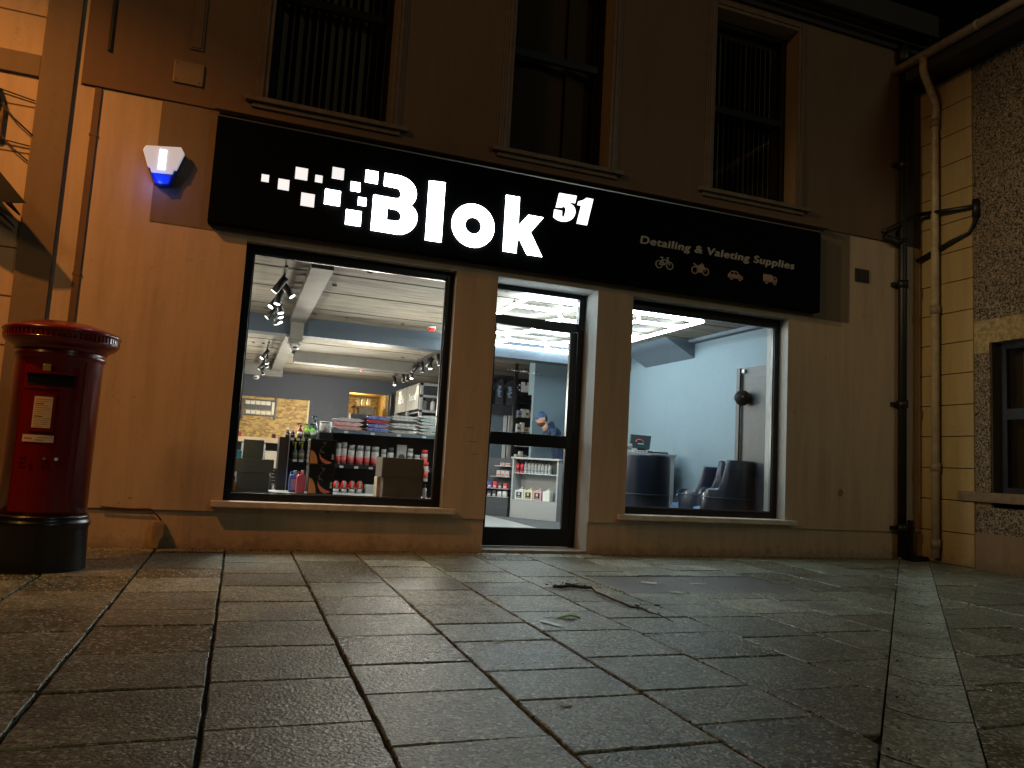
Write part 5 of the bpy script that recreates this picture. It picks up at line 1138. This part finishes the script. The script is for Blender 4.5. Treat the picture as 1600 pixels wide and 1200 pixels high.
# ------------------------------------------------------------------ right window room
def tub_chair(name, label, loc, rz, hback=.93, harm=.62):
    """opening faces local -y (seat front)"""
    t = thing(name, label, 'chair', None, loc, R(rz)); NAVY = mat('navy_vinyl', (.006, .014, .034), .36, bump=.25, bscale=9, coat=.15)
    q = MB(); n = 40; rx_, ry_ = .34, .33; rows = []
    for i in range(n+1):
        s = i/n; a = R(-60+300*s)         # around, from front right through the back to front left
        a_ = R(-58)+R(296)*s; x = rx_*math.cos(a_); y_ = ry_*math.sin(a_)
        k = max(0, min(1, (math.sin(a_)+.34)/.24)); k = k*k*(3-2*k); fr = min(1, min(i, n-i)/3.0)
        h = (harm+(hback-harm)*k)*1.0-(1-fr)**2*.10
        for_ = []
        for (ro, z) in ((1.0, .10), (1.03, .35), (1.035, .62 if k > .5 else .45), (1.03+.02*k, h-.03), (1.0+.02*k, h), (.93, h), (.86, h-.03), (.80, .45), (.80, .12)): for_.append(q.bm.verts.new((x*ro, y_*ro, min(z, h))))
        rows.append(for_)
    for A, B2 in zip(rows, rows[1:]):
        for j in range(len(A)): q._f([A[j], A[(j+1) % len(A)], B2[(j+1) % len(A)], B2[j]], True)
    q._f(rows[0]); q._f(rows[-1][::-1]); sh = q.build('shell', NAVY, t)
    q = MB(); pts = []
    for i in range(n+1):
        a_ = R(-58)+R(296)*i/n; pts.append((rx_*1.05*math.cos(a_), ry_*1.05*math.sin(a_), .60))
    q.tube(pts, .006, 6); q.build('piping', mat('navy_piping', (.03, .05, .09), .3), sh)
    q = MB().lathe([(.24, .12), (.28, .16), (.285, .40), (.27, .45), (.2, .47), (0, .475)], (0, -.03, 0), 28, sy=1.15); q.build('seat', mat('pale_navy_seat', (.07, .14, .26), .35, bump=.3, bscale=8), t)
    for i in (-1, 1):
        for j in (-1, 1): MB().tube([(i*.22, j*.2, .12), (i*.24, j*.23, 0)], [.02, .012], 8).build('leg', mat('chair_leg_metal', (.5, .5, .5), .3, .9), t)
    t.scale = (1.2, 1.2, 1) if loc[0] > 5 else (1.02, 1.02, 1)
    return t
def chair_at(px0, px1, pytop, Y, lab, rz, hb): 
    x0, x1, _, z1 = rect(px0, pytop, px1, pytop+80, Y); zt = at((px0+px1)/2, pytop, Y).z
    return tub_chair('tub_chair', lab, ((x0+x1)/2, Y, .051), rz, zt-.05, (zt-.05)*.66)
chair_at(962, 1042, 710, 1.05, 'navy tub chair seen from behind in front of the white desk', 178, 1)
chair_at(1052, 1136, 729, 1.85, 'navy tub chair furthest from the glass beside the blue wall', -114, 1)
chair_at(1090, 1176, 719.5, 1.0, 'navy tub chair nearest the grey door panel', -118, 1)
DK = thing('reception_desk', 'white reception desk end behind the left navy chair', 'desk')
DY = 2.3; x0, x1, z0, z1 = rect(960, 711, 1054, 795, DY); zd = at(1045, 713, DY).z
xa = at(1034, 750, DY).x; xb = at(1053, 750, DY).x
MB().box(xa, xb, DY, DY+.7, .05, zd-.0).build('end_panel', WHITEP, DK, .003); MB().box(x0-.3, xa, DY+.3, DY+.33, .05, zd-.03).build('front_panel', WHITEP, DK); MB().box(x0-.3, xb+.02, DY-.02, DY+.72, zd, zd+.03).build('desktop', WHITEP, DK, .003)
zd += .031
PS = thing('till_screen', 'black angled till screen with an orange arc on the white desk', 'till'); NB_ = mat('till_black', (.02, .03, .035), .35)
c0 = at(1002, 706, DY+.25); q = MB(); a_ = [at(984, 699, DY+.2), at(1016, 703, DY+.2), at(1022.5, 681, DY+.2), at(990, 678, DY+.2)]
q.prism([(v.x, v.z) for v in a_], lambda x, z: Vector((x, DY+.2+(z-zd)*.3, z)), lambda x, z: Vector((x, DY+.24+(z-zd)*.3, z))); q.build('screen', NB_, PS, .01)
b_ = [at(991, 708, DY+.25), at(1017, 709, DY+.25), at(1014, 699, DY+.25), at(994, 698, DY+.25)]
MB().box(b_[0].x, b_[1].x, DY+.2, DY+.42, zd, zd+.035).box(b_[3].x+.03, b_[2].x-.03, DY+.27, DY+.33, zd+.03, b_[3].z+.02).build('stand', NB_, PS, .008)
lc = at(1002.5, 691, DY+.18); q = MB()
q.tube([(lc.x+.065*math.cos(R(a)), DY+.185+(lc.z+.04*math.sin(R(a))-zd)*.3, lc.z+.045*math.sin(R(a))) for a in range(0, 200, 20)], .007, 6); q.build('orange_arc', mat('orange_logo', (.75, .09, .05), .4), PS)
q = MB(); q.box(lc.x-.04, lc.x+.06, DY+.19+(lc.z-zd)*.3-.02, DY+.19+(lc.z-zd)*.3-.012, lc.z-.03, lc.z-.018).build('status_light', mat('teal_status', (.15, .5, .45), .5, emit=.3), PS)
def dbox(label, name, p0, y0, p1, y1, m, Y=DY+.12, cat='box'):
    x0, x1, z0, z1 = rect(p0, y0, p1, y1, Y); t = thing(name, label, cat, None, ((x0+x1)/2, Y+.03, zd)); hw_ = (x1-x0)/2; h = max(.015, z1-zd)
    MB().box(-hw_, hw_, -.03, .05, 0, h).build('case', m, t, .003); q = MB()
    for k in range(4): q.box(-hw_*.8+k*hw_*.42, -hw_*.62+k*hw_*.42, -.033, -.03, h*.3, h*.7)
    q.build('button', DT, t)
dbox('white low keypad box in front of the till screen', 'keypad', 990, 703.5, 1012, 708, WT); dbox('small white printer at the left edge of the desk', 'receipt_printer', 979, 693, 988, 706, WT); dbox('thin black card tray on the end of the desk', 'card_tray', 1023, 706.5, 1044, 711, BLACK, DY+.12)
# round wall speaker
sp = thing('round_wall_speaker', 'black ball speaker fixed to the grey door panel', 'speaker', None, (6.24, .78, 1.98))
MB().lathe([(.0, -.105), (.05, -.093), (.085, -.06), (.104, -.015), (.105, .02), (.09, .058), (.055, .09), (0, .105)], n=28).build('ball', mat('matt_black_ball', (.002, .002, .002), .6, spec=.15), sp); MB().tube([(.06, 0, 0), (.125, 0, 0)], .035, 12).build('mount', BLACK, sp); MB().tube([(-.06, -.085, .01), (-.063, -.092, .01)], .012, 10).build('badge', STEEL, sp)

# ------------------------------------------------------------------ the person behind the counter
def skin_mesh(name, verts, edges, radii, root, m, parent, sub=1):
    me = bpy.data.meshes.new(name); me.from_pydata([Vector(v) for v in verts], edges, []); o = bpy.data.objects.new(name, me); COL.objects.link(o)
    sk = o.modifiers.new('skin', 'SKIN'); sk.use_smooth_shade = True
    for v, r_ in zip(me.skin_vertices[0].data, radii): v.radius = r_ if isinstance(r_, tuple) else (r_, r_); v.use_root = False
    me.skin_vertices[0].data[root].use_root = True
    ss = o.modifiers.new('sub', 'SUBSURF'); ss.levels = sub; ss.render_levels = sub
    dg = bpy.context.evaluated_depsgraph_get(); dg.update(); nm = bpy.data.meshes.new_from_object(o.evaluated_get(dg)); o.modifiers.clear(); o.data = nm; nm.materials.clear(); nm.materials.append(m)
    for p_ in nm.polygons: p_.use_smooth = True
    o.parent = parent; return o
PY = 5.0; hc = at(846.5, 655, PY)     # head centre
PE = thing('person', 'bearded person in a navy cap and navy hooded top bending over behind the counter', 'person', None, (hc.x+.42, PY, .05))
SKIN = mat('skin', (.52, .30, .22), .5); NAVYH = mat('navy_hoodie', (.014, .03, .075), .85, var=.3, vscale=15)
ox, oz = hc.x-(hc.x+.42), hc.z-.05    # head position relative to the base
hip = (.02, 0, .93); ch = (-.16, 0, oz-.26); nk = (ox+.10, 0, oz-.12)
V = [hip, (-.05, 0, 1.02), ch, (ox+.15, 0, oz-.17), nk, (-.1, 0, oz-.20),
     (ox+.20, -.19, oz-.22), (ox+.06, -.26, oz-.44), (ox-.10, -.16, oz-.42), (ox+.20, .19, oz-.22), (ox+.07, .26, oz-.44), (ox-.12, .16, oz-.42),
     (.02, -.10, .86), (-.03, -.11, .48), (.04, -.11, .08), (-.06, -.11, .03), (.02, .10, .86), (-.03, .11, .48), (.04, .11, .08), (-.06, .11, .03)]
E_ = [(0, 1), (1, 2), (2, 3), (3, 4), (3, 6), (6, 7), (7, 8), (3, 9), (9, 10), (10, 11), (0, 12), (12, 13), (13, 14), (14, 15), (0, 16), (16, 17), (17, 18), (18, 19)]
V.pop(5); E_ = [(a-(a > 5), b-(b > 5)) for a, b in E_]
rad = [(.15, .12), (.15, .125), (.17, .13), (.13, .10), .060, .062, .048, .034, .062, .048, .034, .085, .06, .042, .035, .085, .06, .042, .035]
skin_mesh('body', V, E_, rad, 0, NAVYH, PE)
hd = Matrix.Translation((ox, 0, oz)) @ Matrix.Rotation(R(-14), 4, 'Y')
# head looks towards -x (left), tilted down
bm = bmesh.new(); bmesh.ops.create_uvsphere(bm, u_segments=32, v_segments=24, radius=1)
for v in bm.verts:
    x, y_, z = v.co
    cx = -x       # forward is +cx
    X_ = x*.098; Y__ = y_*.076; Z_ = z*.122
    if z < 0: Y__ *= 1+z*.25; X_ = X_*(1+z*.12)-(.012 if cx > 0 else 0)*(-z)
    g_ = math.exp(-((y_/.16)**2+((z+.08)/.16)**2)); 
    if cx > .6: X_ -= g_*.026
    if cx > .5: X_ += math.exp(-(((abs(y_)-.35)/.13)**2+((z-.12)/.10)**2))*.011
    if cx > .5: X_ += math.exp(-((y_/.3)**2+((z+.42)/.035)**2))*.004
    v.co = hd @ Vector((X_, Y__, Z_))
me = bpy.data.meshes.new('head'); bm.to_mesh(me); bm.free(); me.materials.append(SKIN)
for p_ in me.polygons: p_.use_smooth = True
ho = bpy.data.objects.new('head', me); COL.objects.link(ho); ho.parent = PE
MB().tube([(ox+.035, 0, oz-.06), (ox+.10, 0, oz-.19)], [.052, .062], 14).build('neck', SKIN, PE)
def patch(name, cond, sc, m, off=(0, 0, 0)):
    bm = bmesh.new(); bmesh.ops.create_uvsphere(bm, u_segments=32, v_segments=24, radius=1)
    bmesh.ops.delete(bm, geom=[f for f in bm.faces if not cond(*f.calc_center_median())], context='FACES')
    for v in bm.verts: v.co = hd @ Vector((v.co.x*.098*sc+off[0], v.co.y*.076*sc+off[1], v.co.z*.122*sc+off[2]))
    me = bpy.data.meshes.new(name); bm.to_mesh(me); bm.free(); me.materials.append(m); o = bpy.data.objects.new(name, me); COL.objects.link(o); o.parent = PE
    s = o.modifiers.new('th', 'SOLIDIFY'); s.thickness = .006; s.offset = 1; return o
HAIR = mat('dark_brown_hair', (.035, .018, .010), .8, var=.4, vscale=60); BEARD = mat('auburn_beard', (.16, .055, .02), .9, var=.5, vscale=60); CAPM = mat('navy_cap_cloth', (.04, .085, .20), .85)
patch('hair', lambda x, y_, z: x > .30 and z > -.35 and z < .5 and (x > .5 or abs(y_) > .5), 1.05, HAIR)
patch('beard', lambda x, y_, z: z < -.42 and x < .25, 1.06, BEARD, (-.006, 0, -.006))
patch('cap', lambda x, y_, z: z > .28, 1.12, CAPM)
q = MB(); q.prism([(-.080, -.065), (-.13, -.055), (-.165, -.025), (-.17, 0), (-.165, .025), (-.13, .055), (-.080, .065)], lambda x, y_: hd @ Vector((x, y_, .040+(x+.08)*.15)), lambda x, y_: hd @ Vector((x, y_, .032+(x+.08)*.15))); q.build('cap_peak', CAPM, PE)
for s_ in (-1, 1):
    MB().lathe([(0, -.028), (.012, -.02), (.016, 0), (.014, .02), (0, .03)], tuple(hd @ Vector((.012, s_*.079, -.005))), 12).build('ear', SKIN, PE)
    MB().lathe([(0, -.009), (.007, -.006), (.010, 0), (.007, .006), (0, .009)], tuple(hd @ Vector((-.083, s_*.030, .015))), 12).build('eye', mat('eye', (.6, .6, .58), .2), PE)
MB().tube([Vector((ox+.13, -.10, oz-.17)), Vector((ox+.19, -.05, oz-.10)), Vector((ox+.20, .0, oz-.08)), Vector((ox+.19, .05, oz-.10)), Vector((ox+.13, .10, oz-.17))], [.035, .05, .055, .05, .035], 10).build('hood', NAVYH, PE)
for s_ in (-1, 1):
    w0 = Vector((ox-.12, s_*.16, oz-.43)); vs = [w0, w0+Vector((-.05, 0, -.012)), w0+Vector((-.085, 0, -.02))]; es = [(0, 1), (1, 2)]; rd = [.022, (.020, .036), (.016, .038)]
    for k in range(4):
        b0 = w0+Vector((-.095, -.032+.021*k, -.022)); i0 = len(vs); ln = (.7, .85, .8, .62)[k]; vs += [b0, b0+Vector((-.035*ln, 0, -.012)), b0+Vector((-.055*ln, 0, -.032))]; es += [(2, i0), (i0, i0+1), (i0+1, i0+2)]; rd += [.009, .0085, .007]
    i0 = len(vs); th = w0+Vector((-.03, -s_*.035, -.01)); vs += [th, th+Vector((-.03, -s_*.02, -.01)), th+Vector((-.055, -s_*.022, -.02))]; es += [(1, i0), (i0, i0+1), (i0+1, i0+2)]; rd += [.012, .010, .008]
    skin_mesh('hand', vs, es, rd, 1, SKIN, PE)

# ------------------------------------------------------------------ litter on the pavement
random.seed(11)
vs = [ground(*p) for p in ((864, 920), (876, 921), (890, 919), (903, 920), (916, 922), (925, 922), (932, 928), (945, 934), (957, 940), (970, 946), (985, 951), (1003, 954), (1015, 960), (1030, 966), (1052, 977))]
st = thing('broken_twig', 'long dark broken twig with dried leaves lying on the slabs', 'twig', None, vs[6])
pts = [v-vs[6]+Vector((0, 0, .012+random.uniform(0, .012))) for v in vs]
MB().tube(pts, [.010, .012, .014, .012, .012, .011, .010, .009, .009, .008, .008, .007, .006, .004, .002], 7).build('stem', mat('dark_bark', (.03, .022, .015), .8, bump=.6), st)
MB().tube([p+Vector((0, 0, .008)) for p in pts[5:10]], .005, 6).build('peeled_wood', mat('peeled_wood', (.4, .37, .3), .5), st)
q = MB()
for k in range(46):
    p = pts[random.choice((0, 1, 1, 2, 2, 3, 3, 4, 10, 11, 11, 12))]+Vector((random.uniform(-.09, .09), random.uniform(-.05, .05), random.uniform(-.004, .03))); s = random.uniform(.010, .026); M = Matrix.Translation(p) @ Matrix.Rotation(random.uniform(0, 6), 4, 'Z') @ Matrix.Rotation(random.uniform(-1, 1), 4, 'X')
    q.prism([(-s, 0), (-s*.3, s*.5), (s*.7, s*.3), (s*1.2, 0), (s*.4, -s*.5)], lambda x, y_: M @ Vector((x, y_, x*x*8)), lambda x, y_: M @ Vector((x, y_, x*x*8-.0012)))
q.build('dried_leaf', mat('dried_leaf', (.035, .025, .018), .8), st)
lf = thing('green_leaf', 'bright green leaf curled on the slabs below the twig', 'leaf', None, ground(888, 967)); q = MB(); rows = []
for i in range(9):
    u_ = i/8; w_ = .035*math.sin(math.pi*min(1, u_*1.1+.02)); zc = .004+.028*math.sin(math.pi*u_); rows.append([q.bm.verts.new((-.09+.18*u_, w_, zc-.012)), q.bm.verts.new((-.09+.18*u_, 0, zc)), q.bm.verts.new((-.09+.18*u_, -w_, zc-.010))])
for A, B2 in zip(rows, rows[1:]):
    for j in (0, 1): q._f([A[j], A[j+1], B2[j+1], B2[j]], True)
o = q.build('blade', mat('green_leaf', (.22, .50, .03), .4), lf); sm_ = o.modifiers.new('th', 'SOLIDIFY'); sm_.thickness = .0012; MB().tube([(-.09, 0, .008), (-.16, .01, .008)], .002, 5).build('stalk', mat('leaf_stalk', (.4, .5, .2), .5), lf)
PAPER = mat('scrap_paper', (.62, .62, .56), .7, bump=.4, bscale=30); GP = mat('green_strip', (.35, .52, .42), .4)
def scrap(label, px, py, w_, d_, rz, m, name='paper_scrap'):
    q = MB(); n = 4; M = Matrix.Translation(ground(px, py)+Vector((0, 0, .006))) @ Matrix.Rotation(R(rz), 4, 'Z')
    g_ = [[M @ Vector((-w_/2+w_*i/n+random.uniform(-.003, .003), -d_/2+d_*j/2+random.uniform(-.003, .003), random.uniform(0, .006))) for i in range(n+1)] for j in range(3)]
    vv = [[q.bm.verts.new(p) for p in r_] for r_ in g_]
    for j in range(2):
        for i in range(n): q._f([vv[j][i], vv[j][i+1], vv[j+1][i+1], vv[j+1][i]])
    o = q.build(name, m, None); s = o.modifiers.new('th', 'SOLIDIFY'); s.thickness = .001; tag(o, label, 'litter')
scrap('pale green strip of packaging left of the green leaf', 861, 976, .05, .17, 20, GP, 'packaging_strip')
scrap('white torn paper lying on the left dark granite slab', 1014, 912, .13, .07, -30, PAPER); scrap('small white paper scrap near the front edge of the access cover', 1057, 927, .09, .05, -20, PAPER); scrap('thin pale scrap in the middle of the access cover', 1090, 913, .16, .03, 0, PAPER)
scrap('tiny white scrap on a dark slab left of the green strip', 778, 1003, .06, .03, 10, PAPER); scrap('flat pale stain of chewing gum on the greenish slab', 884, 1103, .05, .03, -15, PAPER, 'chewing_gum')
scrap('flattened cigarette end near the shop window', 1118, 904, .05, .015, 40, PAPER, 'cigarette_end'); scrap('cigarette end beside the drain channel', 1400, 915, .05, .015, 70, PAPER, 'cigarette_end')
scrap('pale crumb of paper between slabs before the door', 983, 900, .05, .02, 0, PAPER)
# grit and leaf crumbs against the wall foot, moss in joints
random.seed(21); q = MB()
for k in range(900):
    x = random.uniform(-2.5, 8.4); y_ = -abs(random.gauss(0, .05))-.005; s = random.uniform(.002, .008)
    if DR[0] < x < DR[1] and random.random() < .7: continue
    M = Matrix.Translation((x, y_, s*.4)) @ Matrix.Rotation(random.uniform(0, 6), 4, 'Z'); q.box(-s, s, -s*.6, s*.6, -s*.3, s*.5, M)
for k in range(1400):
    kx = random.randint(-5, 14); x = -.62+P*kx+random.gauss(0, .006); y_ = random.uniform(-6.5, -.1); s = random.uniform(.0015, .005); M = Matrix.Translation((x, y_, .0)) @ Matrix.Rotation(random.uniform(0, 6), 4, 'Z'); q.box(-s, s, -s*.6, s*.6, -s, s*.7, M)
o = q.build('grit', mat('grit', (.07, .055, .035), .9)); tag(o, kind='stuff')

# repeated small pieces: one object each
SPLIT = ('collar', 'handle', 'ceiling_clip', 'ceiling_joint', 'clip', 'price_label', 'upright', 'tile', 'hanger', 'screw', 'infill', 'metal_edge', 'eye', 'button', 'louvre', 'block_joint', 'rear_beam', 'lock', 'side_panel', 'cable', 'shelf', 'sill', 'gutter_joint', 'print', 'emblem', 'wall_scuff', 'sticker_trace')
for o in list(bpy.data.objects):
    if o.type != 'MESH' or o.name.split('.')[0] not in SPLIT or (o.parent is None): continue
    bm = bmesh.new(); bm.from_mesh(o.data); left = set(bm.verts); isl = []
    while left:
        st_ = [left.pop()]; cur = set(st_)
        while st_:
            v = st_.pop()
            for e in v.link_edges:
                u_ = e.other_vert(v)
                if u_ in left: left.discard(u_); cur.add(u_); st_.append(u_)
        isl.append(cur)
    if 1 < len(isl) <= 60 and not o.children:
        for i, cur in enumerate(isl):
            b2 = bmesh.new(); mp_ = {v: b2.verts.new(v.co) for v in cur}
            for f in {f for v in cur for f in v.link_faces}:
                nf = b2.faces.new([mp_[v] for v in f.verts]); nf.material_index = f.material_index; nf.smooth = f.smooth
            me = bpy.data.meshes.new(o.data.name); b2.to_mesh(me); b2.free()
            for m in o.data.materials: me.materials.append(m)
            if i == 0: first = me
            else:
                c = o.copy(); c.data = me; COL.objects.link(c)
        o.data = first
    bm.free()
